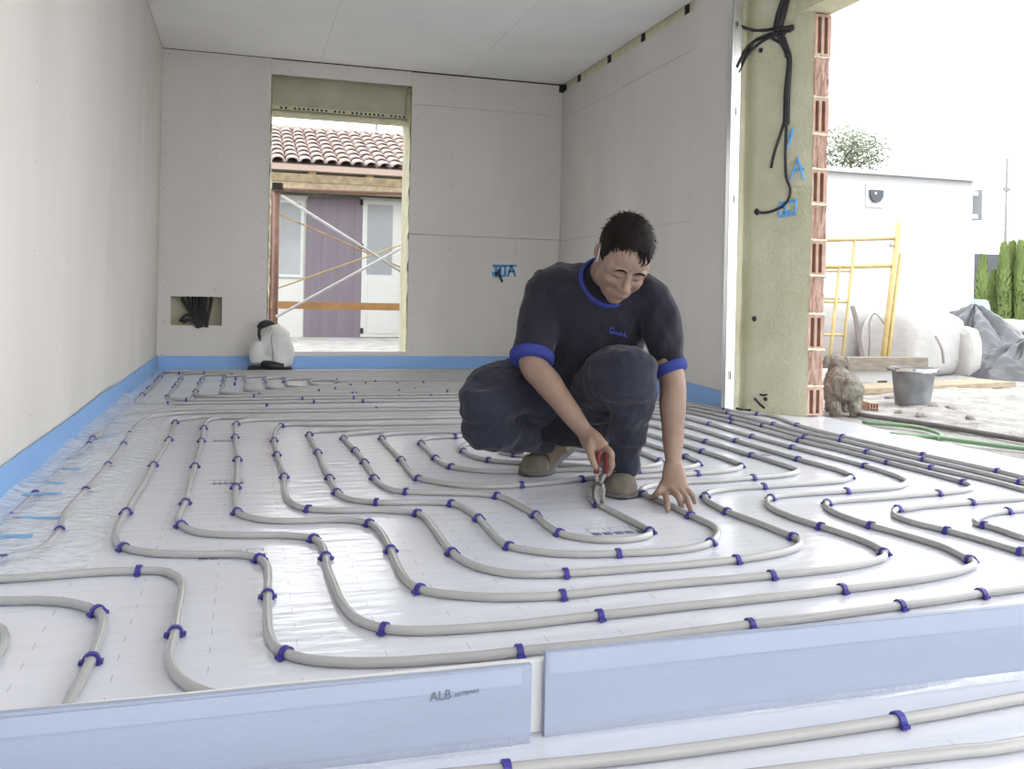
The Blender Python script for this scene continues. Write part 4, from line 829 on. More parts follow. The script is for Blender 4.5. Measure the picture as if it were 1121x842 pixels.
sb('cross_brace', (308,214), (462,312), .014, 'scaf_white', -.03); sb('cross_brace', (302,347), (462,259), .014, 'scaf_white', -.05)
sb('thin_brace', (300,232), (462,303), .008, 'beam_wood', .26); sb('thin_brace', (300,317), (462,260), .008, 'scaf_yellow', .24)
a, b = OY(296, 333, SYD), OY(462, 341, SYD); MB().box((a.x, SYD-.02, b.z+.005), (b.x, SYD+.02, b.z+.075)).build('guard_rail', 'scaf_orange', sc_)
a, b = OY(290, 198, SYD), OY(462, 208, SYD); MB().box((a.x, SYD-.05, b.z+.01), (b.x, SYD-.0, b.z+.085)).build('deck_board', 'chip_board', sc_)
sb('ledger', (294,207), (462,213), .016, 'scaf_brown', -.03); MB().box((q.x-.045, SYD-.05, OY(303,206,SYD).z-.02), (q.x+.05, SYD+.05, OY(303,203,SYD).z+.02)).build('coupler', 'dark', sc_)
# masonry left on the sill
for i, (u0, u1, m, lab) in enumerate(((322, 340, 'brick', 'broken pale brick on the window sill beside the backpack'), (342, 360, 'brick', 'middle broken brick on the window sill'), (362, 380, 'brick_rough', 'dark red broken brick on the window sill'))):
    a, b = OY(u0, 386, YB+.24), OY(u1, 381, YB+.24); o = MB().cbox((a.x, YB+.2, .056), (b.x, YB+.31, .115+.01*(i % 2)), .008).build('sill_brick', m); thing(o, lab, 'brick')
a, b = OY(384, 386, YB+.22), OY(444, 381, YB+.22); thing(MB().cbox((a.x, YB+.17, .0555), (b.x-.01, YB+.33, .13), .006).build('sill_slab', 'booth_white'), 'white slab lying on the right half of the window sill', 'slab')
# ------------------------------------------------------------------ the crouching man
from mathutils.bvhtree import BVHTree
mat('skin', (0.215, 0.138, 0.102), 0.5, 0.4, 0.07, 18, 0.15, 160, col2=(0.27, 0.18, 0.135), dist=.002)
mat('lip', (0.22, 0.115, 0.09), 0.45, 0.4, 0.05)
mat('hair', (0.010, 0.008, 0.007), 0.6, 0.12, 0.2, 60)
mat('shirt', (0.013, 0.0125, 0.021), 0.85, 0.25, 0.12, 20, 0.55, 24, sheen=.12, dist=.014, stretch=(1,1,.3))
mat('trim_blue', (0.030, 0.042, 0.21), 0.8, 0.25, 0.08, 40, 0.3, 300, dist=.001)
mat('trousers', (0.022, 0.023, 0.039), 0.85, 0.25, 0.15, 12, 0.55, 20, sheen=.12, dist=.014, stretch=(.7,.7,1))
mat('logo_blue', (0.065, 0.085, 0.36), 0.7, 0.3, 0.05)
mat('shoe', (0.085, 0.065, 0.045), 0.85, 0.2, 0.2, 16, 0.3, 90, col2=(0.15, 0.12, 0.09), dist=.003)
mat('shoe_toe', (0.12, 0.105, 0.085), 0.9, 0.15, 0.15, 20, 0.4, 120, col2=(0.19, 0.17, 0.145), dist=.003)
mat('shoe_tan', (0.22, 0.185, 0.13), 0.85, 0.2, 0.1, 20)
mat('sole', (0.13, 0.13, 0.13), 0.8, 0.2, 0.1)
mat('lace', (0.12, 0.10, 0.08), 0.8, 0.2, 0.1)
mat('eye_dark', (0.04, 0.025, 0.02), 0.4, 0.4, 0.1)
mat('grip_red', (0.12, 0.012, 0.016), 0.35, 0.5, 0.1)
mat('steel', (0.42, 0.40, 0.37), 0.3, 0.5, 0.1, 20, metal=.9)
mat('steel_dark', (0.12, 0.115, 0.11), 0.45, 0.5, 0.1, 20, metal=.7)
def limb(mb, nodes, seg=16, n=6, side=None):            # nodes: (point, r) or (point, (ra, rb)); smooth tapered loft with domed ends
    P = [Vector(q[0]) for q in nodes]; Rr = [q[1] if isinstance(q[1], tuple) else (q[1], q[1]) for q in nodes]
    pts, rad = [], []
    for i in range(len(P)-1):
        p0, p1, p2, p3 = P[max(i-1,0)], P[i], P[i+1], P[min(i+2,len(P)-1)]
        for k in range(n):
            t = k/n; t2, t3 = t*t, t*t*t; s = t2*(3-2*t)
            pts.append(0.5*((2*p1)+(p2-p0)*t+(2*p0-5*p1+4*p2-p3)*t2+(3*p1-p0-3*p2+p3)*t3)); rad.append(tuple(Rr[i][j]*(1-s)+Rr[i+1][j]*s for j in (0,1)))
    pts.append(P[-1]); rad.append(Rr[-1])
    a = (pts[0]-pts[1]).normalized(); b = (pts[-1]-pts[-2]).normalized(); ra, rb = min(rad[0]), min(rad[-1])
    head = [(pts[0]+a*ra*.5*math.sin(w), tuple(q*math.cos(w) for q in rad[0])) for w in (1.35, .9, .45)]
    tail = [(pts[-1]+b*rb*.5*math.sin(w), tuple(q*math.cos(w) for q in rad[-1])) for w in (.45, .9, 1.35)]
    pts = [h[0] for h in head]+pts+[h[0] for h in tail]; rad = [h[1] for h in head]+rad+[h[1] for h in tail]
    mb.tube(pts, rad, seg, side=side); return mb
def sculpt(name, mb, voxel, m, parent=None, smooth=5, post=None, origin=None):
    me = mb.mesh('tmp'); o = link(bpy.data.objects.new('tmp', me))
    r = o.modifiers.new('r', 'REMESH'); r.mode = 'VOXEL'; r.voxel_size = voxel; r.adaptivity = 0
    if smooth: s = o.modifiers.new('s', 'SMOOTH'); s.factor = .5; s.iterations = smooth
    dg = bpy.context.evaluated_depsgraph_get(); ne = bpy.data.meshes.new_from_object(o.evaluated_get(dg)); bpy.data.objects.remove(o); bpy.data.meshes.remove(me)
    ne.name = name; nv = len(ne.vertices); co = np.zeros(nv*3); ne.vertices.foreach_get('co', co); co = co.reshape(-1, 3)
    if post is not None:
        no = np.zeros(nv*3); ne.vertices.foreach_get('normal', no); no = no.reshape(-1, 3)
        co = co+no*np.array([post(Vector(c), Vector(q)) for c, q in zip(co, no)])[:, None]
    off = wloc(parent) if parent is not None else Vector(origin)
    ne.vertices.foreach_set('co', (co-np.array(off)).ravel()); ne.update(); ne.polygons.foreach_set('use_smooth', [True]*len(ne.polygons)); ne.materials.clear(); ne.materials.append(MT[m])
    ob = link(bpy.data.objects.new(name, ne))
    if parent is not None: ob.parent = parent
    else: ob.location = off
    return ob
def bvh(o):
    off = wloc(o); me = o.data; return BVHTree.FromPolygons([v.co+off for v in me.vertices], [p.vertices[:] for p in me.polygons])
def hit(tree, u, v, lift=.0):
    r = ray(u, v).normalized(); h = tree.ray_cast(CAM, r); return (h[0]+h[1]*lift) if h[0] is not None else None
MO = FL(660, 530); MO.z = 0                             # base of the man
# ---- skeleton (pixel, pixel, depth)
HEAD = U(682, 283, 2.765)
th, yw, ro = math.radians(43), math.radians(7), math.radians(11)
f0 = (-cF*math.cos(yw)+cR*math.sin(yw)); fw = f0*math.cos(th)-cU*math.sin(th); up = f0*math.sin(th)+cU*math.cos(th); sd = up.cross(fw)
sd, up = sd*math.cos(ro)-up*math.sin(ro), up*math.cos(ro)+sd*math.sin(ro)
HM = Matrix((sd, fw, up)).transposed()
hp = lambda x, y, z: HEAD+HM @ Vector((x, y, z))
sk = MB()
def hb_(c, r): sk.ball(hp(*c), r, HM, 20, 14)
hb_((0,-.018,.036), (.075,.097,.086)); hb_((0,.028,-.030), (.066,.066,.078)); hb_((0,.045,-.075), (.052,.048,.046)); hb_((0,.066,-.104), (.026,.024,.020)); hb_((0,.040,.040), (.066,.055,.050))
for s in (-1, 1):
    hb_((s*.050,.040,.008), (.022,.038,.045)); hb_((s*.045,.045,-.040), (.024,.034,.042)); hb_((s*.036,.058,-.030), (.030,.030,.028)); hb_((s*.029,.083,.022), (.026,.013,.010)); hb_((s*.031,.080,.001), (.0165,.012,.010)); hb_((s*.013,.099,-.040), (.009,.010,.008)); hb_((s*.045,.015,-.072), (.022,.03,.03))
    limb(sk, [(hp(s*.074,-.012,-.028), .007), (hp(s*.082,-.018,-.005), .010), (hp(s*.083,-.020,.018), .009), (hp(s*.076,-.008,.024), .006)], 8, 4)
limb(sk, [(hp(0,.086,.020), .008), (hp(0,.098,-.008), .0095), (hp(0,.112,-.032), .013), (hp(0,.100,-.042), .009)], 12, 4)
hb_((0,.090,-.066), (.024,.010,.0065)); hb_((0,.088,-.078), (.020,.010,.007)); hb_((0,.082,-.056), (.022,.012,.010))
NB = U(657, 318, 2.935)
limb(sk, [(hp(0,-.030,-.030), .058), (hp(0,-.040,-.075), .060), (U(664,305,2.90), .064), (NB, .075)], 18, 5)
# torso core
tor = [((626,455),3.16,(.13,.10)), ((630,430),3.11,(.14,.105)), ((637,400),3.05,(.14,.105)), ((645,370),2.995,(.15,.105)), ((650,345),2.96,(.155,.10)), ((654,326),2.94,(.13,.085)), ((656,314),2.935,(.09,.07))]
limb(sk, [(U(*p, d), r) for p, d, r in tor], 24, 4, side=cR)
# arms: R = his right (picture left), L = his left (picture right)
SHR, ELR, WRR = U(594, 322, 2.955), U(583, 397, 2.83), U(641, 474, 2.705)
SHL, ELL, WRL = U(722, 336, 2.885), U(736, 418, 2.815), U(737, 507, 2.752)
limb(sk, [(U(640,328,2.94), .07), (U(606,322,2.955), .055), (U(595,340,2.935), .052), (U(588,365,2.89), .050), (ELR, .044), (ELR.lerp(WRR, .28), .0435), (ELR.lerp(WRR, .62), .035), (WRR, (.028,.024))], 18, 6)
limb(sk, [(U(672,330,2.92), .07), (U(704,332,2.895), .050), (U(717,348,2.88), .047), (U(727,378,2.85), .043), (ELL, .041), (ELL.lerp(WRL, .28), .042), (ELL.lerp(WRL, .62), .034), (WRL, (.030,.024))], 18, 6)
# left hand spread on the floor: palm, four unequal fingers, thumb leaving the side near the wrist
kn = [U(726.5,535,2.70), U(735,535.5,2.688), U(743.5,535.5,2.688), U(750.5,534,2.70)]   # index, middle, ring, little knuckles
tips = [FL(731,560,.008), FL(746.5,556.5,.009), FL(757,560.5,.009), FL(760.5,551,.009)]
limb(sk, [(WRL, (.029,.022)), (WRL.lerp((kn[1]+kn[2])/2, .5), (.037,.020)), ((kn[1]+kn[2])/2+Vector((0,0,.004)), (.041,.015))], 18, 5, side=cR)
kt = [U(729.5,547,2.66), U(742.5,545.5,2.65), U(751.5,547,2.65), U(757,542.5,2.67)]
for k, (a, m_, b, r) in enumerate(zip(kn, kt, tips, (.0104, .0106, .0104, .0092))):
    limb(sk, [(WRL.lerp(a, .6), r*.9), (a, r*1.08), (m_+Vector((0,0,.004)), r*.96), (m_.lerp(b, .55)+Vector((0,0,.003)), r*.88), (b, r*.74)], 12, 4)
limb(sk, [(WRL.lerp(kn[0], .25), .015), (U(725.5,532,2.70), .0135), (U(719,540.5,2.685), .0105), (FL(713.5,545.5,.009), .0080)], 12, 4)
# right hand closed round the plier handles
kr = [U(664,491,2.635), U(662.5,496.5,2.645), U(659.5,501,2.66), U(656,504.5,2.675)]
limb(sk, [(WRR, (.028,.024)), (U(649,484.5,2.675), (.036,.025)), (U(657,494,2.65), (.036,.021))], 16, 5, side=(cR*.6-cF*.5+cU*.35))
for a, m_, b, c, r in ((kr[0],(669.5,497.5,2.612),(668,506,2.62),(661,508.5,2.64),.0098), (kr[1],(669.5,505,2.622),(668.5,513,2.632),(661,515,2.652),.0100), (kr[2],(667.5,511.5,2.64),(665.5,519,2.65),(659,520,2.665),.0095), (kr[3],(663.5,515.5,2.66),(661,521.5,2.668),(656,521,2.68),.0085)):
    limb(sk, [(U(653,489,2.665).lerp(a, .4), r*.9), (a, r*1.08), (U(*m_), r), (U(*b), r*.92), (U(*c), r*.80)], 12, 4)
limb(sk, [(U(647,482,2.672), .016), (U(645.5,491,2.635), .0135), (U(648.5,503,2.612), .0110), (U(652.5,513,2.606), .0086)], 12, 4)
# legs inside the trousers
HPR, KNR, ANR = U(608, 440, 3.12), U(529, 456, 2.88), U(598, 478, 3.22)
HPL, KNL, ANL = U(650, 440, 3.09), U(688, 410, 2.755), U(682, 508, 2.915)
limb(sk, [(U(612,438,3.13), .085), (U(566,431,2.99), .070), (U(531,450,2.88), .052), (U(550,470,2.96), .048), (U(580,476,3.10), .040), (ANR, .036), (U(606,486,3.26), .035)], 14, 5)
limb(sk, [(U(634,436,3.11), .08), (U(664,420,2.92), .068), (U(687,411,2.775), .055), (U(689,440,2.80), .050), (ANL, .037), (U(682,528,2.92), .034)], 14, 5)
man = sculpt('person', sk, .0036, 'skin', None, 5, origin=MO)
thing(man, 'man crouching on one knee in navy work clothes, holding pliers on a pipe', 'person')
tree_b = bvh(man)

# ---- face details
def on_head(x, z, lift=.0):                             # project a head-space point along the face direction onto the skin
    o_ = hp(x, .25, z); h = tree_b.ray_cast(o_, -(HM @ Vector((0,1,0)))); return h[0]+h[1]*lift
for s in (-1, 1):
    limb(MB(), [(on_head(s*x, z, .0005), r) for x, z, r in ((.014,.020,.0024), (.026,.0265,.0036), (.038,.0255,.0032), (.049,.018,.0018))], 8, 4).build('eyebrow', 'hair', man, smooth=True)
    limb(MB(), [(on_head(s*x, z, -.0004), r) for x, z, r in ((.018,-.0065,.0010), (.026,-.0090,.0016), (.036,-.0092,.0016), (.045,-.0055,.0010))], 8, 4).build('eyelashes', 'eye_dark', man, smooth=True)
limb(MB(), [(on_head(x, z, .0002), r) for x, z, r in ((-.024,-.072,.0016), (-.010,-.0685,.0030), (0,-.0700,.0028), (.010,-.0685,.0030), (.024,-.072,.0016))], 8, 4).build('lips', 'lip', man, smooth=True)
limb(MB(), [(on_head(x, z, .0000), .0010) for x, z in ((-.023,-.0725), (-.010,-.0715), (0,-.0725), (.010,-.0715), (.023,-.0725))], 6, 4).build('mouth_line', 'eye_dark', man)
# ---- hair: short dark cap with ragged strands
def hairline(y, ax):                                    # lowest hair height at forward position y, side distance ax
    if y > .045: return .072+.25*max(0, .03-abs(ax))*0+.02*(1-min(1, ax/.05))
    if y > .02: return .072-(.045-y)/.025*.090
    if y > -.012: return -.018
    if y > -.045: return .028-(-.012-y)*1.5
    return -.055
mb = MB().ball((0,0,0), 1, seg=56, ring=40); ok = []; V = []
for v in mb.v:
    q = Vector((v[0]*.0815, v[1]*.104-.019, v[2]*.094+.038)); V.append(q)
keep = []
for f in mb.f:
    c = sum((V[i] for i in f), Vector())/len(f)
    if c.z+.006*nz((c.x*60, c.y*60, 2), 1) > hairline(c.y, abs(c.x)): keep.append(f)
hm = MB(); off = wloc(man)
hm.v = [tuple(HEAD+HM @ (q*(1+.030*nz(q, 22)+.022*nz(q, 60)))) for q in V]; hm.f = keep
rng = random.Random(4)
cnt = 0
while cnt < 1500:
    q = Vector((rng.gauss(0,1), rng.gauss(0,1), rng.gauss(0,1))).normalized(); p = Vector((q.x*.0815, q.y*.104-.019, q.z*.094+.038))
    if p.z < hairline(p.y, abs(p.x)): continue
    cnt += 1; n = q; flow = Vector((p.x*2, .8 if p.z > .06 else -.3, -.25 if p.z > .06 else -1)).normalized(); flow = (flow-n*flow.dot(n)).normalized()
    L = rng.uniform(.014, .030) if p.z > .05 else rng.uniform(.008, .014); a = n.cross(flow); w = .0011
    lift = rng.uniform(.15, .75) if p.z > .05 else .12
    p1 = p+flow*L*.55+n*L*lift*.5; p2 = p+flow*L+n*L*lift*.55+a*rng.uniform(-.005,.005)
    hm.add([HEAD+HM @ x for x in (p-a*w-n*.003, p+a*w-n*.003, p1+a*w*.8, p1-a*w*.8, p2)], [(0,1,2,3), (3,2,4)])
for x0, dz, bx in ((.010, .010, .004), (.018, .0, .009), (.026, .006, .012), (.034, .014, .006)):   # loose lock on the forehead
    limb(hm, [(hp(x0,.070,.092), .0050), (hp(x0+bx*.6,.082,.076+dz*.4), .0042), (hp(x0+bx,.0885,.062+dz), .0026), (hp(x0+bx*.4,.0905,.050+dz), .0010)], 6, 3)
hm.build('hair', 'hair', man, smooth=True)
limb(MB(), [(hp(-.083,-.005,.020), .0016), (hp(-.081,.004,-.004), .0018), (hp(-.078,.006,-.026), .0016)], 6, 3).build('earpiece_cord', 'white_plastic', man)

# ---- navy T-shirt
ts = MB()
tor = [((627,462),3.14,(.175,.14)), ((631,430),3.10,(.178,.14)), ((638,400),3.05,(.178,.14)), ((645,370),2.995,(.185,.138)), ((650,345),2.955,(.192,.128)), ((654,326),2.935,(.178,.110)), ((656,314),2.93,(.128,.092)), ((658,308),2.925,(.092,.080))]
limb(ts, [(U(*p, d), r) for p, d, r in tor], 28, 5, side=cR)
limb(ts, [(U(640,326,2.94), .090), (U(606,318,2.955), .082), (U(596,335,2.94), .074), (U(589,362,2.895), .0715), (U(583.5,384,2.853), .064), (U(582.5,389,2.845), .062)], 20, 6)
limb(ts, [(U(676,328,2.92), .088), (U(708,328,2.895), .072), (U(720,346,2.88), .066), (U(728,376,2.85), .060), (U(733,394,2.836), .048), (U(734,399,2.832), .046)], 20, 6)
limb(ts, [(U(648,312,2.96), .07), (U(610,309,2.97), .066)], 14, 4); limb(ts, [(U(664,312,2.945), .07), (U(706,321,2.905), .060)], 14, 4)
dirA = (cR*.55-cU*.83).normalized(); dirB = (cR*-.5-cU*.86).normalized()
def sfold(c, n):
    q = c-MO; a = q.dot(dirA.cross(cF)); b = q.dot(dirA); e = q.dot(dirB.cross(cF)); g = q.dot(dirB)
    w = .55+.45*nz(q, 3)
    f = .011*nz((a*17, b*3.2, 0), 1)+.009*(.4-abs(nz((e*18, g*4, 4), 1)))+.003*nz((a*45, b*9, 2), 1)
    x = c.x*cR.x+c.y*cR.y
    return f*w*1.5
shirt = sculpt('tshirt', ts, .0065, 'shirt', man, 6, sfold)
tree_s = bvh(shirt)
# ---- trousers
tr = MB()
limb(tr, [(U(590,446,3.20), .12), (U(625,446,3.17), (.16,.13)), (U(655,446,3.14), .12)], 20, 5)
tr.ball(U(626, 440, 3.15), (.185, .15, .13), None, 20, 12)
limb(tr, [(U(615,436,3.13), .115), (U(580,428,3.03), .112), (U(552,431,2.95), .104), (U(531,446,2.885), .088), (U(524,457,2.865), .074)], 20, 6)
limb(tr, [(U(527,456,2.87), .076), (U(541,468,2.92), .080), (U(560,472,3.0), .072), (U(580,476,3.10), .062), (U(594,480,3.17), .056)], 20, 6)
limb(tr, [(U(545,470,2.93), .055), (U(543,483,2.91), .030), (U(544,490,2.90), .012)], 10, 4)
limb(tr, [(U(507,446,2.88), .018), (U(517,444,2.89), .045)], 10, 3)
limb(tr, [(U(632,436,3.12), .12), (U(655,425,2.98), .110), (U(673,413,2.85), .100), (U(687,409,2.765), .090), (U(691,420,2.755), .084)], 22, 6)
limb(tr, [(U(689,414,2.76), .086), (U(690,436,2.785), .074), (U(688,462,2.83), .058), (U(684,490,2.875), .053), (U(682,508,2.905), .052)], 20, 6)
def tfold(c, n):
    q = c-MO; f = .016*nz((q.dot(cR)*7, q.z*17, q.dot(cF)*7), 1)+.010*(.4-abs(nz((q.dot(cR)*13, q.z*15, q.dot(cF)*10), 1, 3)))+.004*nz(q, 38)
    return f*(.7+.6*nz(q, 4, 2))*1.45
trous = sculpt('trousers', tr, .0065, 'trousers', man, 5, tfold)
# hem of the trouser legs and waistband stay part of the trousers; ribbed trims of the shirt
def band(name, c0, c1, r0, r1, m, parent, seg=26):
    mb = MB(); c0, c1 = Vector(c0), Vector(c1); P = [c0+(c1-c0)*t for t in (0, .12, .5, .88, 1)]; rr = [r0*.94, r0*1.02, (r0+r1)/2*1.04, r1*1.02, r1*.93]
    return mb.tube(P, rr, seg).build(name, m, parent, smooth=True)
a, b = U(582.5,388,2.847), U(581.5,397,2.832); band('sleeve_cuff', a+(a-b)*.15, b, .0705, .0680, 'trim_blue', shirt)
a, b = U(733.5,400,2.832), U(735.5,409,2.824); band('sleeve_cuff', a+(a-b)*.15-cR*.004, b+cR*.002, .0550, .0525, 'trim_blue', shirt)
cn = (HEAD-NB).normalized(); cc = U(664, 310, 2.878); e1 = (cR-cn*cR.dot(cn)).normalized(); e2 = cn.cross(e1)
ringp = [cc+e1*.088*math.cos(w)+e2*.088*math.sin(w) for w in [2*math.pi*k/40 for k in range(40)]]
MB().tube(ringp, [(.017,.007)]*40, 10, closed=True, side=cn).build('collar', 'trim_blue', shirt, smooth=True)
# emblem on the chest
lg = MB()
for st_ in ([(672,359.5),(669.5,359),(667.5,361),(668,364),(670.5,364.5),(672,362)], [(672,363),(673,366),(674.5,363),(675.5,366.5)], [(676.5,366.5),(677,364.5),(678.5,365),(678.5,367.5)], [(680,367.5),(680,363.5)], [(681.5,365.5),(683,366),(682.5,368),(681.5,367.5)], [(684,364),(684.5,368.5),(686,368.5)]):
    P = [hit(tree_s, u, v, .0012) for u, v in st_]
    if all(q is not None for q in P): lg.tube(catmull(P, .004), .0020, 6)
lg.build('emblem', 'logo_blue', shirt)
lk = MB(); P = [hit(tree_s, u, v, .0005) for u, v in ((661,377),(667,379),(676,380.5),(684,380))]

# ---- work shoes
def shoe(toe, ball, heel, label_parent, widths=.052):
    toe, ball, heel = Vector(toe), Vector(ball), Vector(heel)
    root = empty('work_shoe', toe, None, None); root.parent = man; root.location = toe-wloc(man)
    sp = catmull([toe, toe.lerp(ball, .5), ball, ball.lerp(heel, .5), heel], .012); n = len(sp)
    def ringset(wf, hf, z0f, m, name, t0=0, t1=1, seg=20, flat=.3, grow=0):
        mb = MB(); rings = []
        idx = [i for i in range(n) if t0 <= i/(n-1) <= t1]
        for i in idx:
            t = i/(n-1); tg = (sp[min(i+1,n-1)]-sp[max(i-1,0)]).normalized(); wv = tg.cross(Vector((0,0,1))).normalized(); uv = wv.cross(tg).normalized()
            w, h, z0 = wf(t)+grow, hf(t)+grow, z0f(t)
            base = sp[i]+uv*z0
            for k in range(seg):
                a = 2*math.pi*k/seg; x = math.copysign(abs(math.cos(a))**.7, math.cos(a)); z = math.sin(a); z = z if z > 0 else z*flat
                mb.v.append(tuple(base+wv*x*w+uv*(h*z if z > 0 else 0)))
        if t0 == 0:                                       # rounded nose in front of the first ring
            r0 = [Vector(q) for q in mb.v[:seg]]; c0 = sum(r0, Vector())/seg; nv = (sp[0]-sp[1]).normalized(); pre = []
            for k_, fw_ in ((.30, .013), (.72, .009)): pre += [tuple(c0+(q-c0)*k_*Vector((1,1,1)).x+nv*(fw_+grow)) for q in r0]
            mb.v = pre+mb.v; idx = [0, 0]+idx
        m_ = len(idx)
        for i in range(m_-1):
            for k in range(seg): k2 = (k+1) % seg; mb.f.append((i*seg+k, i*seg+k2, (i+1)*seg+k2, (i+1)*seg+k))
        mb.f.append(tuple(range(seg-1,-1,-1))); mb.f.append(tuple((m_-1)*seg+k for k in range(seg)))
        return mb.build(name, m, root, smooth=True)
    prof = lambda t: widths*min(1, math.sqrt(max(0, 1-((t-.22)/.24)**2)) if t < .22 else 1)*(1 if t < .35 else 1-.22*math.sin(math.pi*min(1, (t-.35)/.5)))*(1 if t < .86 else math.sqrt(max(.05, 1-((t-.86)/.145)**2)))
    hgt = lambda t: .055*min(1, .35+.65*math.sqrt(min(1, t/.12)))+.052*min(1, max(0, (t-.24)/.28))**1.2
    ringset(lambda t: prof(t)*1.07+.002, lambda t: .001, lambda t: .0, 'sole', 'sole_base', flat=0)
    so = MB(); 
    ringset(lambda t: prof(t)*1.08+.003, lambda t: .030, lambda t: .002, 'sole', 'sole')
    ringset(lambda t: prof(t), hgt, lambda t: .012, 'shoe', 'upper')
    ringset(lambda t: prof(t)+.002, lambda t: hgt(t)+.002, lambda t: .012, 'shoe_toe', 'toe_cap', 0, .23, grow=.0015)
    ringset(lambda t: prof(t)+.0025, lambda t: min(hgt(t)*.72, .07), lambda t: .012, 'shoe_tan', 'heel_counter', .72, 1)
    for k, t in enumerate((.30, .37, .44, .51)):
        i = int(t*(n-1)); tg = (sp[i+1]-sp[i-1]).normalized(); wv = tg.cross(Vector((0,0,1))).normalized(); uv = wv.cross(tg).normalized(); h = hgt(t)+.014; w = prof(t)*.55
        MB().tube([sp[i]+wv*w*x+uv*(h-.010*x*x) for x in (-1, -.5, 0, .5, 1)], .0035, 6).build('lace', 'lace', root, smooth=True)
    return root
T = FL(681, 546.5); dirL = (-cF*.99-cR*.06).normalized()
shoe(T, T-dirL*.10, T-dirL*.285, None, .050)
T2 = FL(577, 521.5); B2 = T2+Vector((FL(600,514)-FL(577,521.5)))*1.0; Hh = U(622, 486, 3.33)
shoe(T2, T2+(B2-T2).normalized()*.10, Hh, None, .050)

# ---- pliers in his right hand
pz = FL(655, 552.5, .012); pl = empty('pipe_pliers', pz, 'steel pliers with dark red grips held over the cut pipe', 'pliers')
PV = U(656.5, 528, 2.632)
for s, pts in ((-1, [(655,529,2.632),(652.5,518,2.622),(654,506,2.618),(657,494,2.62)]), (1, [(658,528,2.632),(662.5,518,2.625),(664,508,2.622),(664.5,496,2.622)])):
    P = [U(*q) for q in pts]; MB().tube(catmull(P, .01), [(.0075,.0055)]*len(catmull(P, .01)), 8).build('handle', 'steel', pl, smooth=True)
    P = [U(*q) for q in pts[1:]]; MB().tube(catmull(P, .01), .0085, 10).build('grip', 'grip_red', pl, smooth=True)
MB().ball(PV-cF*.004, (.011,.009,.011), seg=12, ring=8).build('pivot', 'steel_dark', pl, smooth=True)
P = catmull([U(656,527,2.632), U(652.5,538,2.638), U(653,547,2.645), U(656.5,553,2.65)], .008); MB().tube(P, [(.007+.002*math.sin(i), .006) for i in range(len(P))], 8).build('jaw', 'steel', pl, smooth=True)
P = catmull([U(657.5,527,2.632), U(661,537,2.638), U(659.5,545,2.645), U(660,550,2.65)], .008); MB().tube(P, .0062, 8).build('jaw', 'steel', pl, smooth=True)
P = catmull([U(652,531,2.64), U(649,540,2.645), U(651,549,2.65)], .008); MB().tube(P, .004, 8).build('spring_arm', 'steel_dark', pl, smooth=True)
# the cut pipe end standing up in the jaws
P = catmull([FL(646,545,.012), U(645,538,2.68), U(646.5,532,2.665), U(651,529,2.655)], .012)
# ------------------------------------------------------------------ small shaggy dog outside, seen from behind, head turned to the right
mat('fur', (0.19, 0.175, 0.15), 0.95, 0.1, 0.2, 30, 0.8, 160, col2=(0.31, 0.29, 0.255), dist=.004)
mat('fur_pale', (0.27, 0.25, 0.205), 0.95, 0.1, 0.2, 30, 0.8, 160, col2=(0.31, 0.295, 0.245), dist=.004)
mat('nose_black', (0.02, 0.018, 0.018), 0.4, 0.4, 0.1)
D0 = FL(925, 457, GZ+.006); dx = (cR*.98-cF*.2).normalized(); df = (cF*.98+cR*.2).normalized()      # dog looks away from us, body axis df
dp = lambda x, y, z: D0+dx*x+df*y+Vector((0,0,z))
dg_ = MB()
limb(dg_, [(dp(0,.00,.165), (.080,.078)), (dp(0,.06,.172), (.088,.086)), (dp(0,.15,.168), (.080,.082)), (dp(0,.24,.175), (.080,.092)), (dp(0,.31,.190), (.070,.080))], 20, 5, side=dx)      # trunk: rump, waist, deep chest
limb(dg_, [(dp(0,.28,.20), .062), (dp(-.01,.30,.245), .050), (dp(-.01,.305,.275), .047)], 16, 5)                                                   # neck
dg_.ball(dp(-.010,.305,.292), (.056,.058,.050), None, 16, 12)                                                                                     # head
limb(dg_, [(dp(-.0,.325,.285), .036), (dp(.025,.365,.275), .026), (dp(.040,.395,.268), .019)], 12, 4)                                             # muzzle turned right
for s in (-1, 1):
    hipx = s*.055
    limb(dg_, [(dp(hipx,.02,.165), .052), (dp(hipx*1.05,.060,.115), .048), (dp(hipx*1.0,.020,.070), .036), (dp(hipx*.98,-.006,.060), .031), (dp(hipx*.98,.004,.030), .028), (dp(hipx*.98,.020,.014), .027)], 14, 5)   # hind leg: knee forward, hock back
    limb(dg_, [(dp(s*.048,.27,.16), .038), (dp(s*.046,.265,.10), .032), (dp(s*.046,.275,.055), .027), (dp(s*.046,.27,.025), .025), (dp(s*.046,.285,.014), .025)], 14, 5)
    ex_ = -.010+s*.046
    limb(dg_, [(dp(ex_,.290,.320), .017), (dp(ex_+s*.014,.280,.298), .021), (dp(ex_+s*.018,.280,.262), .013)], 10, 4)                              # drop ears
limb(dg_, [(dp(0,-.040,.200), .020), (dp(.004,-.066,.215), .016), (dp(.006,-.070,.228), .010)], 10, 4)                                              # short tail
def fur(c, n): return .007*nz(c, 38)+.006*nz((c.x*60, c.y*60, c.z*22), 1)+.003*nz(c, 110)
dog = sculpt('dog', dg_, .0055, 'fur', None, 3, fur, origin=D0)
thing(dog, 'small shaggy grey dog standing with its back to us beside the brick edge', 'dog')
MB().ball(dp(.046,.408,.270), .009, seg=10, ring=7).build('nose', 'nose_black', dog, smooth=True)
MB().ball(dp(.038,.325,.302), .005, seg=8, ring=6).build('eye', 'nose_black', dog, smooth=True)
hr = MB(); rng = random.Random(9); tree_d = bvh(dog); me = dog.data; offd = wloc(dog)
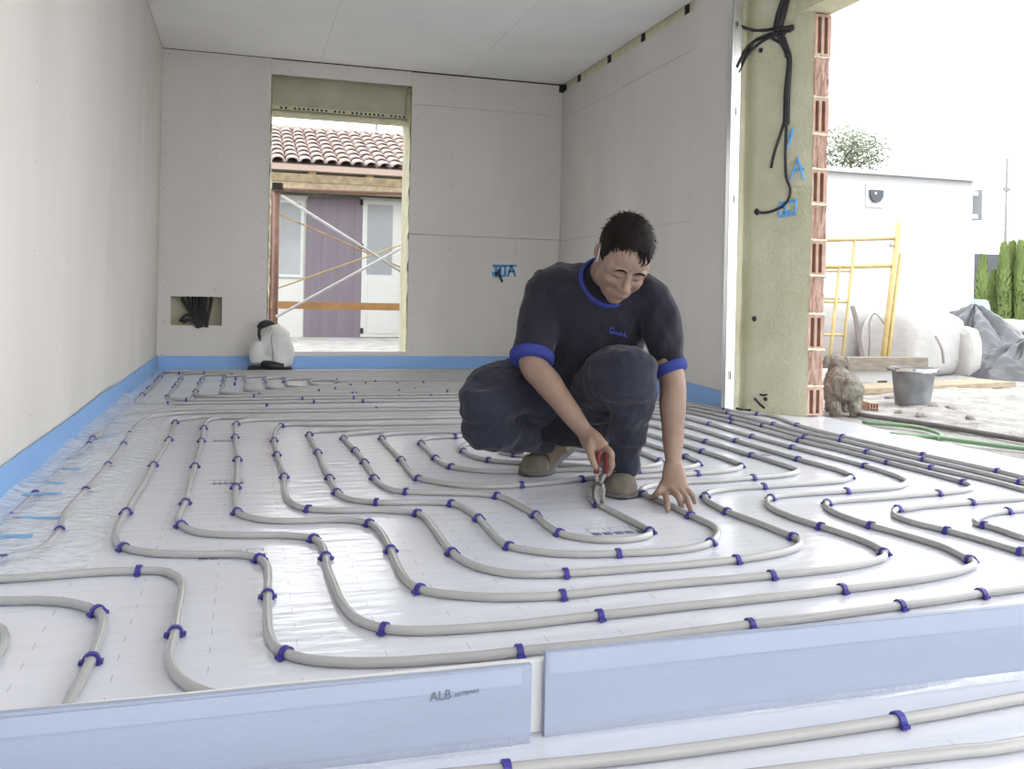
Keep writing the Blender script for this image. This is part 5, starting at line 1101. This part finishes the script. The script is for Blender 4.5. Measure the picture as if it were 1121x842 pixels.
for i in range(0, len(me.polygons), 3):
    pgn = me.polygons[i]; c = pgn.center+offd; n = pgn.normal
    fl = (Vector((0,0,-1))+df*-.3+Vector((rng.uniform(-.5,.5), rng.uniform(-.5,.5), 0))); fl = (fl-n*fl.dot(n)).normalized() if fl.length > 0 else n
    L = rng.uniform(.010, .022); a = n.cross(fl)*.0012; q = c+fl*L*.9+n*L*.4
    hr.add([c-a-n*.001, c+a-n*.001, q], [(0,1,2)])
hr.build('shaggy_coat', 'fur_pale', dog, kind='stuff')
# ------------------------------------------------------------------ backpack against the back wall
mat('pack_white', (0.74, 0.735, 0.72), 0.85, 0.2, 0.05, 9, 0.4, 60, dist=.004)
B0 = FL(297, 405, 0); B0.y = YB-.19; 
bp_ = empty('backpack', (B0.x, B0.y, 0), 'pale grey and black backpack leaning under the window sill', 'backpack')
pk = MB(); cx_ = OY(303, 380, B0.y).x
limb(pk, [((cx_,B0.y,.05), (.125,.085)), ((cx_,B0.y+.005,.14), (.140,.095)), ((cx_-.005,B0.y+.02,.25), (.120,.085)), ((cx_-.012,B0.y+.045,.33), (.075,.055))], 24, 6, side=(1,0,0))
sculpt('body', pk, .006, 'pack_white', bp_, 5, lambda c, n: .020*nz((c.x*14, c.y*14, c.z*4), 1)+.008*nz(c, 24))
p2 = MB(); c2_ = OY(282, 380, B0.y).x
limb(p2, [((c2_,B0.y-.01,.075), (.060,.065)), ((c2_,B0.y-.01,.14), (.068,.070)), ((c2_+.01,B0.y,.205), (.055,.055))], 18, 5, side=(1,0,0))
sculpt('side_pocket', p2, .006, 'pack_white', bp_, 4, lambda c, n: .008*nz((c.x*14, c.y*14, c.z*5), 1))
MB().cbox((c2_-.075, B0.y-.10, .0), (cx_+.125, B0.y+.08, .035), .012).build('base', 'black_plastic', bp_)
limb(MB(), [((cx_-.10,B0.y-.06,.055), .03), ((cx_-.05,B0.y-.085,.050), .035), ((cx_+.04,B0.y-.08,.040), .028)], 12, 4).build('lower_panel', 'black_plastic', bp_, smooth=True)
hx_ = OY(289, 355, B0.y).x
limb(MB(), [((hx_-.035,B0.y+.05,.335), .022), ((hx_-.005,B0.y+.05,.362), .030), ((hx_+.045,B0.y+.055,.372), .026), ((cx_-.02,B0.y+.06,.345), .018)], 12, 4).build('top_handle', 'black_plastic', bp_, smooth=True)
limb(MB(), [((hx_-.030,B0.y+.04,.335), .014), ((hx_-.035,B0.y+.02,.28), .012), ((hx_-.01,B0.y+.0,.22), .012)], 8, 4).build('shoulder_strap', 'black_plastic', bp_, smooth=True)
MB().tube(catmull([(cx_-.035,B0.y-.086,.07), (cx_-.03,B0.y-.098,.15), (cx_-.045,B0.y-.072,.25), (cx_-.03,B0.y-.03,.315)], .02), .0028, 6).build('seam', 'strap', bp_)
